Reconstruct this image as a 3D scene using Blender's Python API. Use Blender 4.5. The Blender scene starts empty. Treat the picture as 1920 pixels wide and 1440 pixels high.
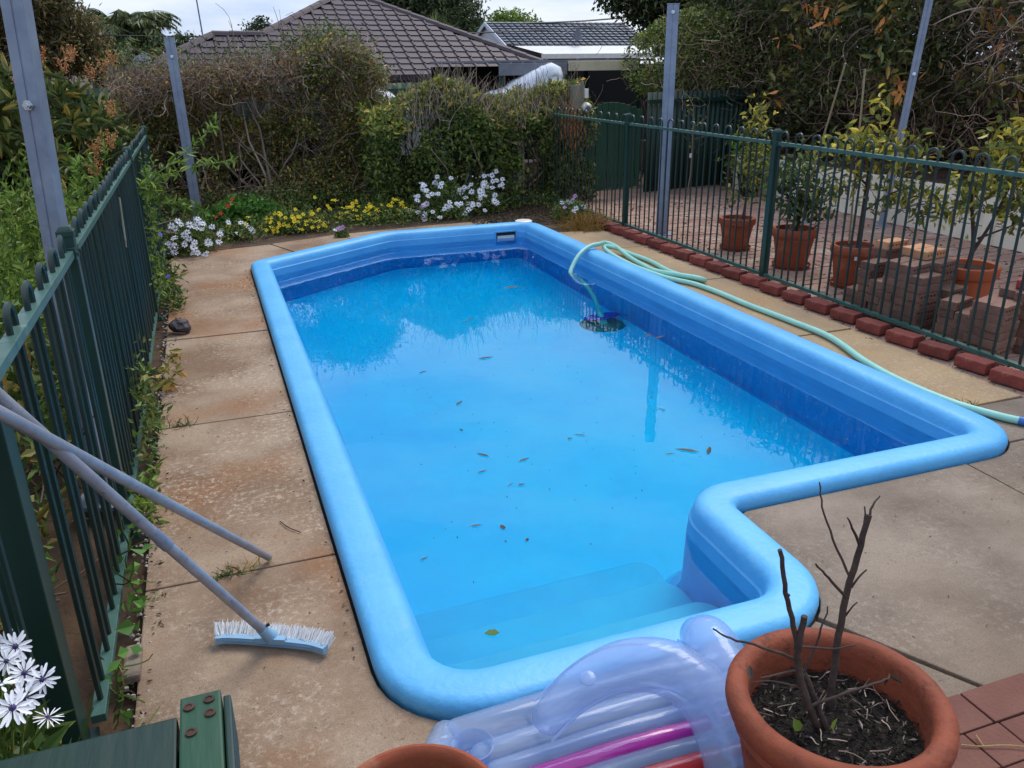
import bpy, bmesh, math, random
import numpy as np
from mathutils import Vector, Matrix, noise
from mathutils.geometry import tessellate_polygon
random.seed(7); RG = np.random.default_rng(7)
PI = math.pi; R_ = math.radians
S_ = bpy.context.scene; C = S_.collection

# ------------------------------------------------------------------ camera, sky, sun, exposure
cam = bpy.data.cameras.new('camera'); co = bpy.data.objects.new('camera', cam); C.objects.link(co)
right = Vector((0.93940211, -0.34263509, -0.01117456)); down = Vector((-0.13382487, -0.33650755, -0.93212315)); fwd = Vector((0.31561777, 0.87713389, -0.361969))
m = Matrix((right, -down, -fwd)).transposed().to_4x4(); m.translation = Vector((0, 0, 1.75)); co.matrix_world = m
cam.sensor_width = 36; cam.lens = 36 * 1549.37 / 1920; cam.clip_start = .05; cam.clip_end = 1500
S_.camera = co
SUN_EL, SUN_AZ = R_(54), R_(48)          # azimuth measured clockwise from +Y
w = bpy.data.worlds.new('World'); S_.world = w; w.use_nodes = True
wn, wl = w.node_tree.nodes, w.node_tree.links
for n in list(wn): wn.remove(n)
def N(nodes, t, **kw):
    n = nodes.new(t)
    for k, v in kw.items(): setattr(n, k, v)
    return n
out = N(wn, 'ShaderNodeOutputWorld'); bg = N(wn, 'ShaderNodeBackground'); bg.inputs['Strength'].default_value = .1
sky = N(wn, 'ShaderNodeTexSky', sky_type='NISHITA', sun_disc=False); sky.sun_elevation = SUN_EL; sky.sun_rotation = SUN_AZ
tc = N(wn, 'ShaderNodeTexCoord'); sep = N(wn, 'ShaderNodeSeparateXYZ'); wl.new(tc.outputs['Generated'], sep.inputs[0])
# an overcast sky is about three times brighter overhead than at the horizon
mr = N(wn, 'ShaderNodeMapRange'); mr.inputs['From Min'].default_value = 0; mr.inputs['From Max'].default_value = 1
mr.inputs['To Min'].default_value = 6.0; mr.inputs['To Max'].default_value = 8.0
wl.new(sep.outputs['Z'], mr.inputs['Value'])
mp = N(wn, 'ShaderNodeMapping'); mp.inputs['Scale'].default_value = (1.6, 1.6, 7); wl.new(tc.outputs['Generated'], mp.inputs[0])
cn = N(wn, 'ShaderNodeTexNoise'); cn.inputs['Scale'].default_value = 2.2; cn.inputs['Detail'].default_value = 7; cn.inputs['Roughness'].default_value = .55
wl.new(mp.outputs[0], cn.inputs['Vector'])
cr = N(wn, 'ShaderNodeValToRGB'); cr.color_ramp.elements[0].position = .40; cr.color_ramp.elements[1].position = .60
cr.color_ramp.elements[0].color = (.48, .65, 1.0, 1); cr.color_ramp.elements[1].color = (.90, .97, 1.08, 1)
wl.new(cn.outputs['Fac'], cr.inputs[0])
vm = N(wn, 'ShaderNodeVectorMath', operation='SCALE'); wl.new(cr.outputs[0], vm.inputs[0]); wl.new(mr.outputs[0], vm.inputs['Scale'])
mx = N(wn, 'ShaderNodeMix', data_type='RGBA'); mx.inputs['Factor'].default_value = .9
wl.new(sky.outputs[0], mx.inputs[6]); wl.new(vm.outputs[0], mx.inputs[7])
wl.new(mx.outputs[2], bg.inputs['Color']); wl.new(bg.outputs[0], out.inputs[0])
sl = bpy.data.lights.new('sun', 'SUN'); sl.energy = 1.45; sl.angle = R_(30); sl.color = (1, .95, .88)
so = bpy.data.objects.new('sun', sl); C.objects.link(so)
sd = Vector((math.sin(SUN_AZ) * math.cos(SUN_EL), math.cos(SUN_AZ) * math.cos(SUN_EL), math.sin(SUN_EL)))
so.rotation_euler = sd.to_track_quat('Z', 'Y').to_euler(); so.location = sd * 50
vs = S_.view_settings; vs.view_transform = 'Standard'; vs.look = 'None'; vs.exposure = 0.68; vs.gamma = 1; vs.use_curve_mapping = False
S_.render.engine = 'CYCLES'; cy = S_.cycles
cy.use_denoising = True; cy.max_bounces = 10; cy.diffuse_bounces = 5; cy.glossy_bounces = 4; cy.transmission_bounces = 8; cy.transparent_max_bounces = 12
cy.sample_clamp_indirect = 8; cy.caustics_reflective = False; cy.caustics_refractive = True

# ------------------------------------------------------------------ helpers
def lin(c):
    c /= 255.0
    return c / 12.92 if c <= .04045 else ((c + .055) / 1.055) ** 2.4
def S(r, g, b): return (lin(r), lin(g), lin(b), 1)

def mat(name, c1, c2=None, scale=4, rough=.6, bump=0, bscale=40, metal=0, rnd=0, spec=.5, world=False, lo=.35, hi=.65, c3=None, s3=18, f3=(.55, .7), stretch=None, coat=0, alpha=None):
    m = bpy.data.materials.new(name); m.use_nodes = True
    n, l = m.node_tree.nodes, m.node_tree.links; b = n['Principled BSDF']
    b.inputs['Roughness'].default_value = rough; b.inputs['Metallic'].default_value = metal; b.inputs['Specular IOR Level'].default_value = spec
    b.inputs['Coat Weight'].default_value = coat
    if world: vec = N(n, 'ShaderNodeNewGeometry').outputs['Position']
    else: vec = N(n, 'ShaderNodeTexCoord').outputs['Object']
    if stretch:
        q = N(n, 'ShaderNodeMapping'); q.inputs['Scale'].default_value = stretch; l.new(vec, q.inputs[0]); vec = q.outputs[0]
    col = None
    if c2:
        t = N(n, 'ShaderNodeTexNoise'); t.inputs['Scale'].default_value = scale; t.inputs['Detail'].default_value = 8; t.inputs['Roughness'].default_value = .62
        l.new(vec, t.inputs['Vector'])
        r = N(n, 'ShaderNodeMapRange'); r.inputs['From Min'].default_value = lo; r.inputs['From Max'].default_value = hi; l.new(t.outputs['Fac'], r.inputs[0])
        x = N(n, 'ShaderNodeMix', data_type='RGBA'); x.inputs[6].default_value = c1; x.inputs[7].default_value = c2; l.new(r.outputs[0], x.inputs['Factor']); col = x.outputs[2]
    if c3:
        t = N(n, 'ShaderNodeTexNoise'); t.inputs['Scale'].default_value = s3; t.inputs['Detail'].default_value = 6; t.inputs['Roughness'].default_value = .7
        l.new(vec, t.inputs['Vector'])
        r = N(n, 'ShaderNodeMapRange'); r.inputs['From Min'].default_value = f3[0]; r.inputs['From Max'].default_value = f3[1]; l.new(t.outputs['Fac'], r.inputs[0])
        x = N(n, 'ShaderNodeMix', data_type='RGBA'); x.inputs[7].default_value = c3; l.new(r.outputs[0], x.inputs['Factor'])
        if col: l.new(col, x.inputs[6])
        else: x.inputs[6].default_value = c1
        col = x.outputs[2]
    if rnd:
        oi = N(n, 'ShaderNodeObjectInfo'); r = N(n, 'ShaderNodeMapRange'); r.inputs['To Min'].default_value = 1 - rnd; r.inputs['To Max'].default_value = 1 + rnd
        l.new(oi.outputs['Random'], r.inputs[0])
        v = N(n, 'ShaderNodeVectorMath', operation='SCALE'); l.new(r.outputs[0], v.inputs['Scale'])
        if col: l.new(col, v.inputs[0])
        else: v.inputs[0].default_value = c1[:3]
        col = v.outputs[0]
    if col: l.new(col, b.inputs['Base Color'])
    else: b.inputs['Base Color'].default_value = c1
    if bump:
        t = N(n, 'ShaderNodeTexNoise'); t.inputs['Scale'].default_value = bscale; t.inputs['Detail'].default_value = 5; l.new(vec, t.inputs['Vector'])
        p = N(n, 'ShaderNodeBump'); p.inputs['Strength'].default_value = bump; p.inputs['Distance'].default_value = .01
        l.new(t.outputs['Fac'], p.inputs['Height']); l.new(p.outputs[0], b.inputs['Normal'])
    return m

def leafmat(name, stops, trans=.25, rough=.5, spec=.4):
    m = bpy.data.materials.new(name); m.use_nodes = True
    n, l = m.node_tree.nodes, m.node_tree.links; b = n['Principled BSDF']; o = n['Material Output']
    a = N(n, 'ShaderNodeAttribute', attribute_name='rnd'); r = N(n, 'ShaderNodeValToRGB'); l.new(a.outputs['Fac'], r.inputs[0])
    e = r.color_ramp.elements
    while len(e) < len(stops): e.new(.5)
    for el, (p, c) in zip(e, stops): el.position = p; el.color = c
    b.inputs['Roughness'].default_value = rough; b.inputs['Specular IOR Level'].default_value = spec
    l.new(r.outputs[0], b.inputs['Base Color'])
    t = N(n, 'ShaderNodeBsdfTranslucent'); l.new(r.outputs[0], t.inputs[0])
    x = N(n, 'ShaderNodeMixShader'); x.inputs[0].default_value = trans
    l.new(b.outputs[0], x.inputs[1]); l.new(t.outputs[0], x.inputs[2]); l.new(x.outputs[0], o.inputs[0])
    return m

def thing(name, label, cat, loc=(0, 0, 0), rz=0, group=None):
    o = bpy.data.objects.new(name, None); C.objects.link(o); o.empty_display_size = .1
    o.location = loc; o.rotation_euler = (0, 0, rz); o['label'] = label; o['category'] = cat
    if group: o['group'] = group
    return o
def tag(o, label, cat, group=None):
    o['label'] = label; o['category'] = cat
    if group: o['group'] = group
    return o
def link(name, me, parent=None, loc=(0, 0, 0), rot=(0, 0, 0), scale=None, kind=None):
    o = bpy.data.objects.new(name, me); C.objects.link(o); o.location = loc; o.rotation_euler = rot
    if scale: o.scale = scale
    if parent: o.parent = parent
    if kind: o['kind'] = kind
    return o
def copy_tree(o, parent=None):
    c = o.copy(); C.objects.link(c); c.parent = parent
    for ch in list(o.children): copy_tree(ch, c)
    return c

class MB:
    """collects shapes into one mesh"""
    def __init__(s): s.v = []; s.f = []; s.m = []; s.mi = 0
    def add(s, vs, fs):
        o = len(s.v); s.v += [tuple(v) for v in vs]; s.f += [tuple(i + o for i in f) for f in fs]; s.m += [s.mi] * len(fs)
    def box(s, c, d, rz=0, M=None, top=1.0):
        x, y, z = d[0] / 2, d[1] / 2, d[2] / 2
        vs = [Vector((a * x * (top if k > 0 else 1), b * y * (top if k > 0 else 1), k * z)) for k in (-1, 1) for a, b in ((-1, -1), (1, -1), (1, 1), (-1, 1))]
        q = M if M else Matrix.Rotation(rz, 3, 'Z')
        s.add([q @ v + Vector(c) for v in vs], [(3, 2, 1, 0), (4, 5, 6, 7), (0, 1, 5, 4), (1, 2, 6, 5), (2, 3, 7, 6), (3, 0, 4, 7)])
    def bar(s, a, b, wd, ht, up=(0, 0, 1)):
        a, b = Vector(a), Vector(b); t = (b - a).normalized(); sd = t.cross(Vector(up)).normalized(); u = sd.cross(t)
        vs = [p + sd * (i * wd / 2) + u * (j * ht / 2) for p in (a, b) for i, j in ((-1, -1), (1, -1), (1, 1), (-1, 1))]
        s.add(vs, [(3, 2, 1, 0), (4, 5, 6, 7), (0, 1, 5, 4), (1, 2, 6, 5), (2, 3, 7, 6), (3, 0, 4, 7)])
    def tube(s, pts, r, n=8, cap=True):
        pts = [Vector(p) for p in pts]; k = len(pts); rs = r if isinstance(r, (list, tuple)) else [r] * k
        t0 = (pts[1] - pts[0]).normalized(); ref = Vector((0, 0, 1)) if abs(t0.z) < .9 else Vector((1, 0, 0)); sd = t0.cross(ref).normalized()
        vs = []
        for i, p in enumerate(pts):
            t = (pts[min(i + 1, k - 1)] - pts[max(i - 1, 0)]).normalized()
            sd = (sd - t * sd.dot(t)).normalized(); u = sd.cross(t)
            vs += [p + (sd * math.cos(2 * PI * j / n) + u * math.sin(2 * PI * j / n)) * rs[i] for j in range(n)]
        fs = [(i * n + j, i * n + (j + 1) % n, (i + 1) * n + (j + 1) % n, (i + 1) * n + j) for i in range(k - 1) for j in range(n)]
        if cap: fs += [tuple(range(n)), tuple(range((k - 1) * n, k * n))[::-1]]
        s.add(vs, fs)
    def lathe(s, prof, n=32, c=(0, 0, 0)):
        k = len(prof); vs = [(c[0] + r * math.cos(2 * PI * j / n), c[1] + r * math.sin(2 * PI * j / n), c[2] + z) for r, z in prof for j in range(n)]
        s.add(vs, [(i * n + j, i * n + (j + 1) % n, (i + 1) * n + (j + 1) % n, (i + 1) * n + j) for i in range(k - 1) for j in range(n)])
    def disc(s, r, z, n=32, c=(0, 0)):
        s.add([(c[0] + r * math.cos(2 * PI * j / n), c[1] + r * math.sin(2 * PI * j / n), z) for j in range(n)], [tuple(range(n))])
    def prism(s, poly, z0, z1):
        n = len(poly)
        a = sum(poly[i][0] * poly[(i + 1) % n][1] - poly[(i + 1) % n][0] * poly[i][1] for i in range(n))
        if a < 0: poly = poly[::-1]
        tr = tessellate_polygon([[Vector((p[0], p[1], 0)) for p in poly]])
        up = []
        for t in tr:
            p, q, r = [Vector(poly[i]) for i in t]
            up.append(t if (q - p).cross(r - p) > 0 else t[::-1])
        vs = [(p[0], p[1], z0) for p in poly] + [(p[0], p[1], z1) for p in poly]
        fs = [tuple(i + n for i in t) for t in up] + [t[::-1] for t in up] + [(i, (i + 1) % n, (i + 1) % n + n, i + n) for i in range(n)]
        s.add(vs, fs)
    def mesh(s, name, mats, smooth=False, bevel=0, ang=40):
        me = bpy.data.meshes.new(name); me.from_pydata(s.v, [], s.f)
        mats = mats if isinstance(mats, (list, tuple)) else [mats]
        for x in mats: me.materials.append(x)
        if len(mats) > 1: me.polygons.foreach_set('material_index', s.m)
        if bevel:
            bm = bmesh.new(); bm.from_mesh(me); bmesh.ops.bevel(bm, geom=[e for e in bm.edges if len(e.link_faces) == 2 and e.calc_face_angle(0) > .6], offset=bevel, segments=2, affect='EDGES', profile=.6); bm.to_mesh(me); bm.free()
        if smooth:
            me.polygons.foreach_set('use_smooth', [True] * len(me.polygons))
            try: me.set_sharp_from_angle(angle=R_(ang))
            except Exception: pass
        me.update(); return me
    def build(s, name, mats, parent=None, kind=None, **kw): return link(name, s.mesh(name, mats, **kw), parent, kind=kind)

def npmesh(name, V, F, mats, rnd=None, smooth=False, mi=None):
    """V (n,3), F (k,3|4) arrays -> mesh; rnd one random number per face"""
    me = bpy.data.meshes.new(name); k, c = F.shape
    me.vertices.add(len(V)); me.vertices.foreach_set('co', V.astype(np.float32).ravel())
    me.loops.add(k * c); me.loops.foreach_set('vertex_index', F.astype(np.int32).ravel())
    me.polygons.add(k); me.polygons.foreach_set('loop_start', np.arange(0, k * c, c, dtype=np.int32))
    try: me.polygons.foreach_set('loop_total', np.full(k, c, dtype=np.int32))
    except Exception: pass
    mats = mats if isinstance(mats, (list, tuple)) else [mats]
    for x in mats: me.materials.append(x)
    if mi is not None: me.polygons.foreach_set('material_index', mi.astype(np.int32))
    if rnd is not None:
        a = me.attributes.new('rnd', 'FLOAT', 'FACE'); a.data.foreach_set('value', rnd.astype(np.float32))
    me.polygons.foreach_set('use_smooth', np.full(k, smooth))
    me.update(calc_edges=True); me.validate(); return me

def nrm(a): return a / np.maximum(np.linalg.norm(a, axis=-1, keepdims=True), 1e-9)
def rdir(n, up=0.0):
    d = RG.normal(size=(n, 3)); d[:, 2] += up; return nrm(d)
def leaf_geo(P, A, L, Wd, droop=.15, fold=.25, six=False, nup=.6):
    """folded leaves: base P, axis A, length L, width Wd"""
    n = len(P); L = np.broadcast_to(L, (n,))[:, None]; Wd = np.broadcast_to(Wd, (n,))[:, None]
    Nn = RG.normal(size=(n, 3)) * .6; Nn[:, 2] += nup
    B = nrm(np.cross(A, Nn)); Nn = nrm(np.cross(B, A))
    if six:
        v = [P, P + A * L * .3 + B * Wd * .45 + Nn * fold * Wd * .5, P + A * L * .68 + B * Wd * .38 - Nn * (droop * L * .4 - fold * Wd * .4), P + A * L - Nn * droop * L,
             P + A * L * .68 - B * Wd * .38 - Nn * (droop * L * .4 - fold * Wd * .4), P + A * L * .3 - B * Wd * .45 + Nn * fold * Wd * .5]
        V = np.stack(v, 1).reshape(-1, 3); b = np.arange(n)[:, None, None] * 6
        F = (b + np.array([[0, 1, 2, 3], [0, 3, 4, 5]])[None]).reshape(-1, 4)
    else:
        v = [P, P + A * L * .45 + B * Wd * .5 + Nn * fold * Wd * .5, P + A * L - Nn * droop * L, P + A * L * .45 - B * Wd * .5 + Nn * fold * Wd * .5]
        V = np.stack(v, 1).reshape(-1, 3); b = np.arange(n)[:, None, None] * 4
        F = (b + np.array([[0, 1, 2], [0, 2, 3]])[None]).reshape(-1, 3)
    return V, F
def leaf_obj(name, P, A, L, Wd, m, parent=None, rnd=None, kind=None, **kw):
    V, F = leaf_geo(np.asarray(P), np.asarray(A), L, Wd, **kw)
    n = len(P); r = RG.random(n) if rnd is None else rnd
    return link(name, npmesh(name, V, F, m, rnd=np.repeat(r, 2)), parent, kind=kind)
def walks(P, D, step, k, jit=.35, grav=0.0):
    pts = [P]; d = D
    for i in range(k - 1):
        d = d + RG.normal(size=d.shape) * jit; d[:, 2] += grav; d = nrm(d); pts.append(pts[-1] + d * np.reshape(step, (-1, 1)))
    return np.stack(pts, 1)
def tubes(Pk, r0, r1, sides=3):
    n, k, _ = Pk.shape
    T = np.empty_like(Pk); T[:, 1:-1] = Pk[:, 2:] - Pk[:, :-2]; T[:, 0] = Pk[:, 1] - Pk[:, 0]; T[:, -1] = Pk[:, -1] - Pk[:, -2]; T = nrm(T)
    ref = np.where(np.abs(T[..., 2:3]) > .9, np.array([1., 0, 0]), np.array([0, 0, 1.])); A = nrm(np.cross(T, ref)); B = np.cross(A, T)
    rr = np.reshape(r0, (-1, 1)) + (np.reshape(r1, (-1, 1)) - np.reshape(r0, (-1, 1))) * np.linspace(0, 1, k)[None]; rr = np.broadcast_to(rr, (n, k))
    an = np.arange(sides) * 2 * PI / sides
    V = Pk[:, :, None] + rr[..., None, None] * (A[:, :, None] * np.cos(an)[:, None] + B[:, :, None] * np.sin(an)[:, None])
    i, j, q = np.meshgrid(np.arange(n), np.arange(k - 1), np.arange(sides), indexing='ij'); q2 = (q + 1) % sides
    a = i * k * sides + j * sides
    F = np.stack([a + q, a + q2, a + sides + q2, a + sides + q], -1).reshape(-1, 4)
    return V.reshape(-1, 3), F
def tube_obj(name, Pk, r0, r1, m, parent=None, sides=3, kind=None):
    V, F = tubes(Pk, r0, r1, sides)
    return link(name, npmesh(name, V, F, m, rnd=np.repeat(RG.random(len(Pk)), len(F) // len(Pk)), smooth=sides > 3), parent, kind=kind)
def smoothpath(pts, k=6):
    """Catmull-Rom through points"""
    p = [Vector(x) for x in pts]; p = [2 * p[0] - p[1]] + p + [2 * p[-1] - p[-2]]; o = []
    for i in range(1, len(p) - 2):
        for j in range(k):
            t = j / k; a, b, c, d = p[i - 1], p[i], p[i + 1], p[i + 2]
            o.append(.5 * ((2 * b) + (c - a) * t + (2 * a - 5 * b + 4 * c - d) * t * t + (3 * b - a - 3 * c + d) * t ** 3))
    return o + [p[-2]]
ORD = ['', 'first', 'second', 'third', 'fourth', 'fifth', 'sixth', 'seventh', 'eighth', 'ninth', 'tenth', 'eleventh', 'twelfth', 'thirteenth', 'fourteenth', 'fifteenth', 'sixteenth', 'seventeenth', 'eighteenth', 'nineteenth', 'twentieth', 'twenty-first', 'twenty-second', 'twenty-third', 'twenty-fourth', 'twenty-fifth']

# ------------------------------------------------------------------ materials
K = {}
K['paint'] = mat('pool_paint', S(82, 168, 224), S(96, 180, 231), 3, .5, bump=.3, bscale=34, c3=S(114, 174, 210), s3=13, f3=(.56, .84))
K['tread'] = mat('pool_step_paint', S(90, 204, 244), S(100, 212, 248), 3, .5)
K['plow_shade'] = mat('pool_lower_wall_shade', S(58, 152, 216), S(70, 162, 222), 2, .45)  # wall colour darkened below the waterline to paint in dimmer underwater light
K['pwall'] = mat('pool_wall_shaded_paint', S(80, 163, 220), S(92, 174, 226), 3, .45, bump=.06, bscale=40)  # coping paint, darkened slightly for the shade on the inner wall
K['basin'] = mat('pool_basin_brightened_paint', S(46, 212, 252), S(56, 219, 253), 2, .45, c3=S(42, 200, 248), s3=1.1, f3=(.5, .8))  # same pool paint, brightened to make up for light lost under water
def concrete(name, base, alt, rust, fleck, rf=.5, ff=.7):
    m = bpy.data.materials.new(name); m.use_nodes = True; n, l = m.node_tree.nodes, m.node_tree.links; b = n['Principled BSDF']; b.inputs['Roughness'].default_value = .86; b.inputs['Specular IOR Level'].default_value = .35
    pos = N(n, 'ShaderNodeNewGeometry').outputs['Position']
    def nz(sc, det=6, ro=.6):
        t = N(n, 'ShaderNodeTexNoise'); t.inputs['Scale'].default_value = sc; t.inputs['Detail'].default_value = det; t.inputs['Roughness'].default_value = ro; l.new(pos, t.inputs['Vector']); return t.outputs['Fac']
    def rg(x, a, b_, c=0, d=1):
        r = N(n, 'ShaderNodeMapRange'); l.new(x, r.inputs[0])
        for k, v in zip(('From Min', 'From Max', 'To Min', 'To Max'), (a, b_, c, d)): r.inputs[k].default_value = v
        return r.outputs[0]
    def mix(f, a, b_, blend='MIX'):
        x = N(n, 'ShaderNodeMix', data_type='RGBA', blend_type=blend)
        if isinstance(f, float): x.inputs[0].default_value = f
        else: l.new(f, x.inputs[0])
        for i, v in ((6, a), (7, b_)):
            if isinstance(v, tuple): x.inputs[i].default_value = v
            else: l.new(v, x.inputs[i])
        return x.outputs[2]
    def mul(a, b_):
        q = N(n, 'ShaderNodeMath', operation='MULTIPLY'); l.new(a, q.inputs[0]); l.new(b_, q.inputs[1]); return q.outputs[0]
    c = mix(rg(nz(1.6), .38, .62), base, alt); c = mix(rg(nz(1.05, 4, .5), .5, .68, 0, rf), c, rust)
    fine = nz(170, 3, .7); mid = nz(38, 7, .75)
    fl = mul(rg(mid, .5, .62), rg(nz(1.9, 5, .6), .44, .6, .08, ff)); c = mix(fl, c, fleck)
    c = mix(mul(rg(nz(60, 5, .7), .56, .7), rg(nz(3.1), .4, .6, .15, .7)), c, tuple(v * .55 for v in base[:3]) + (1,))
    g = N(n, 'ShaderNodeVectorMath', operation='SCALE'); l.new(c, g.inputs[0]); l.new(rg(fine, .3, .7, .8, 1.2), g.inputs['Scale']); l.new(g.outputs[0], b.inputs['Base Color'])
    p = N(n, 'ShaderNodeBump'); p.inputs['Strength'].default_value = .6; p.inputs['Distance'].default_value = .006; l.new(mid, p.inputs['Height'])
    p2 = N(n, 'ShaderNodeBump'); p2.inputs['Strength'].default_value = .4; p2.inputs['Distance'].default_value = .003; l.new(fine, p2.inputs['Height']); l.new(p.outputs[0], p2.inputs['Normal']); l.new(p2.outputs[0], b.inputs['Normal']); return m
K['conc_warm'] = concrete('concrete_warm', S(124, 98, 76), S(160, 138, 116), S(146, 96, 54), S(198, 182, 162), .7, .62)
K['conc_tan'] = concrete('concrete_tan', S(178, 150, 114), S(156, 132, 104), S(178, 138, 90), S(200, 186, 162), .6, .45)
K['conc_grey'] = concrete('concrete_grey', S(112, 97, 84), S(146, 130, 114), S(120, 100, 80), S(170, 156, 140), .5, .42)
K['soil'] = mat('soil', S(62, 46, 34), S(92, 70, 50), 5, .95, bump=.8, bscale=30, world=True, c3=S(40, 30, 24), s3=20)
K['soil_dark'] = mat('soil_dark', S(27, 22, 18), S(45, 35, 28), 30, .95, bump=1, bscale=60)
K['fgreen'] = mat('fence_green', S(30, 58, 52), S(38, 68, 61), 7, .38, bump=.05, bscale=60, rnd=.08, c3=S(86, 120, 108), s3=24, f3=(.66, .82))
K['fbar'] = mat('bar_green', S(28, 46, 42), S(34, 54, 49), 7, .42, rnd=.1, c3=S(84, 76, 62), s3=30, f3=(.64, .76))
K['fgreen_rail'] = mat('rail_green', S(54, 88, 80), S(70, 104, 94), 9, .42, bump=.1, bscale=50, c3=S(120, 146, 132), s3=16, f3=(.62, .78))
K['fgreen_dark'] = mat('sheet_green', S(20, 48, 40), S(26, 58, 48), 3, .5, c3=S(20, 40, 34), s3=6)
K['gate_green'] = mat('gate_green', S(24, 64, 44), S(32, 76, 54), 6, .6, rnd=.12, stretch=(1, 1, .15))
K['timber_green'] = mat('timber_green', S(11, 41, 33), S(16, 51, 39), 5, .5, bump=.35, bscale=30, stretch=(1, .12, 1), c3=S(9, 30, 26), s3=14)
K['timber_green_light'] = mat('timber_green_light', S(16, 62, 38), S(24, 71, 45), 5, .5, bump=.35, bscale=30, stretch=(1, .12, 1), c3=S(11, 44, 31), s3=14)
K['galv'] = mat('galvanised', S(128, 139, 158), S(147, 157, 174), 9, .42, metal=.35, bump=.05, bscale=40, c3=S(109, 120, 138), s3=3)
K['chrome'] = mat('bright_bolt', S(210, 214, 220), rough=.22, metal=.9)
K['rust'] = mat('rusted_bolt', S(52, 38, 32), S(78, 52, 40), 40, .7, metal=.3)
K['terra'] = mat('terracotta', S(138, 66, 38), S(158, 80, 50), 5, .8, bump=.2, bscale=70, rnd=.06, c3=S(172, 120, 94), s3=7, f3=(.56, .8))
K['terra_old'] = mat('terracotta_mossy', S(122, 58, 34), S(146, 72, 44), 9, .78, bump=.35, bscale=60, c3=S(78, 40, 26), s3=16, f3=(.55, .68))
K['terra_new'] = mat('terracotta_orange', S(182, 92, 52), S(170, 84, 48), 5, .7, bump=.08)
K['brick_red'] = mat('brick_red', S(108, 46, 40), S(134, 64, 54), 9, .85, bump=.5, bscale=60, rnd=.24, c3=S(146, 104, 88), s3=14, f3=(.58, .76))
K['brick_old'] = mat('brick_old', S(132, 101, 86), S(117, 84, 70), 9, .88, bump=.5, bscale=60, rnd=.22, c3=S(164, 144, 124), s3=14, f3=(.58, .72))
K['brick_pale'] = mat('brick_pale', S(206, 158, 118), S(196, 136, 100), 7, .85, bump=.3, bscale=60, rnd=.08)
K['brick_bright'] = mat('brick_bright', S(172, 74, 66), S(150, 62, 56), 9, .85, bump=.3)
K['hole'] = mat('brick_hole_shade', S(40, 30, 26), rough=.95)  # dark tone paints the shade inside the holes
K['paver_far'] = mat('paver_dusty', S(150, 112, 98), S(166, 136, 118), 1.4, .9, bump=.4, bscale=70, world=True, rnd=.1, c3=S(186, 168, 152), s3=2.6, f3=(.52, .72))
K['paver_near'] = mat('paver_near', S(107, 64, 52), S(119, 77, 64), 5, .85, bump=.4, bscale=90, rnd=.1, c3=S(72, 46, 40), s3=60, f3=(.62, .7))
K['cream'] = mat('cream_wall', S(235, 227, 208), S(223, 214, 195), 3, .85, bump=.2, bscale=50, rnd=.03, c3=S(178, 167, 148), s3=4, f3=(.6, .8))
K['pole_alu'] = mat('pole_aluminium', S(142, 146, 156), S(166, 170, 180), 12, .4, metal=.35, bump=.1, bscale=60, c3=S(112, 112, 118), s3=26, f3=(.58, .7))
K['brush_blue'] = mat('brush_blue', S(138, 178, 206), S(126, 166, 196), 10, .4)
K['bristle'] = mat('bristle_white', S(225, 226, 228), rough=.6)
K['hose'] = mat('hose_mint', S(146, 206, 190), S(160, 216, 202), 8, .45, bump=.1, bscale=100)
K['hose_end'] = mat('hose_blue_cuff', S(48, 110, 176), rough=.4)
K['clean_blue'] = mat('cleaner_blue', S(20, 40, 170), rough=.4)
K['clean_disc'] = mat('cleaner_disc', S(70, 100, 100), S(84, 112, 110), 12, .6)
K['white'] = mat('white_plastic', S(224, 222, 216), S(210, 208, 200), 8, .45)
K['sheet'] = mat('white_sheet', S(216, 220, 226), S(196, 202, 212), 3, .6, bump=.3, bscale=9)
K['black'] = mat('black', S(22, 22, 24), rough=.5)
K['rock'] = mat('dark_rock', S(48, 42, 48), S(66, 58, 62), 20, .6, bump=1, bscale=40)
K['tile_brown'] = mat('roof_tile_brown', S(55, 39, 48), S(60, 44, 54), 3, .6, rnd=.05, bump=.1, bscale=30)
K['ridge_brown'] = mat('roof_ridge_brown', S(53, 37, 45), S(61, 43, 53), 3, .6)
K['tile_grey'] = mat('roof_tile_grey', S(86, 92, 104), S(98, 104, 116), 2, .5)
K['wallwhite'] = mat('white_wall', S(214, 218, 224), S(200, 206, 214), 2, .8)
K['wallbrick'] = mat('tan_brick_wall', S(150, 124, 98), S(136, 110, 86), 3, .85)
K['wood_grey'] = mat('weathered_timber', S(112, 112, 96), S(134, 132, 116), 12, .85, stretch=(1, 1, .2))
K['cream_paint'] = mat('cream_paint', S(214, 202, 172), S(196, 184, 154), 5, .6)
K['zinc'] = mat('zinc_sheet', S(128, 134, 144), S(112, 118, 128), 4, .5, metal=.3)
K['bark'] = mat('bark', S(84, 70, 58), S(108, 92, 76), 22, .9, bump=.6, bscale=50)
K['bark_dark'] = mat('bark_dark', S(58, 46, 40), S(78, 62, 54), 26, .9, bump=.6, bscale=60)
K['cane'] = mat('bamboo_cane', S(150, 132, 100), rough=.7)
K['straw'] = mat('dry_straw', S(176, 148, 96), S(150, 122, 78), 30, .8)
K['gravel'] = mat('gravel', S(150, 138, 128), S(190, 180, 170), 40, .9, rnd=.1)
K['dead'] = leafmat('dead_twigs', [(0, S(76, 58, 50)), (.5, S(121, 97, 82)), (.85, S(160, 134, 114)), (1, S(197, 173, 149))], 0, .9)
K['greytwig'] = leafmat('grey_twigs', [(0, S(100, 82, 70)), (.6, S(144, 124, 108)), (1, S(186, 168, 148))], 0, .9)
K['l_hedge'] = leafmat('hedge_leaves', [(0, S(59, 74, 38)), (.45, S(102, 119, 57)), (.75, S(147, 156, 72)), (.9, S(207, 191, 92)), (1, S(240, 177, 100))])
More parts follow.
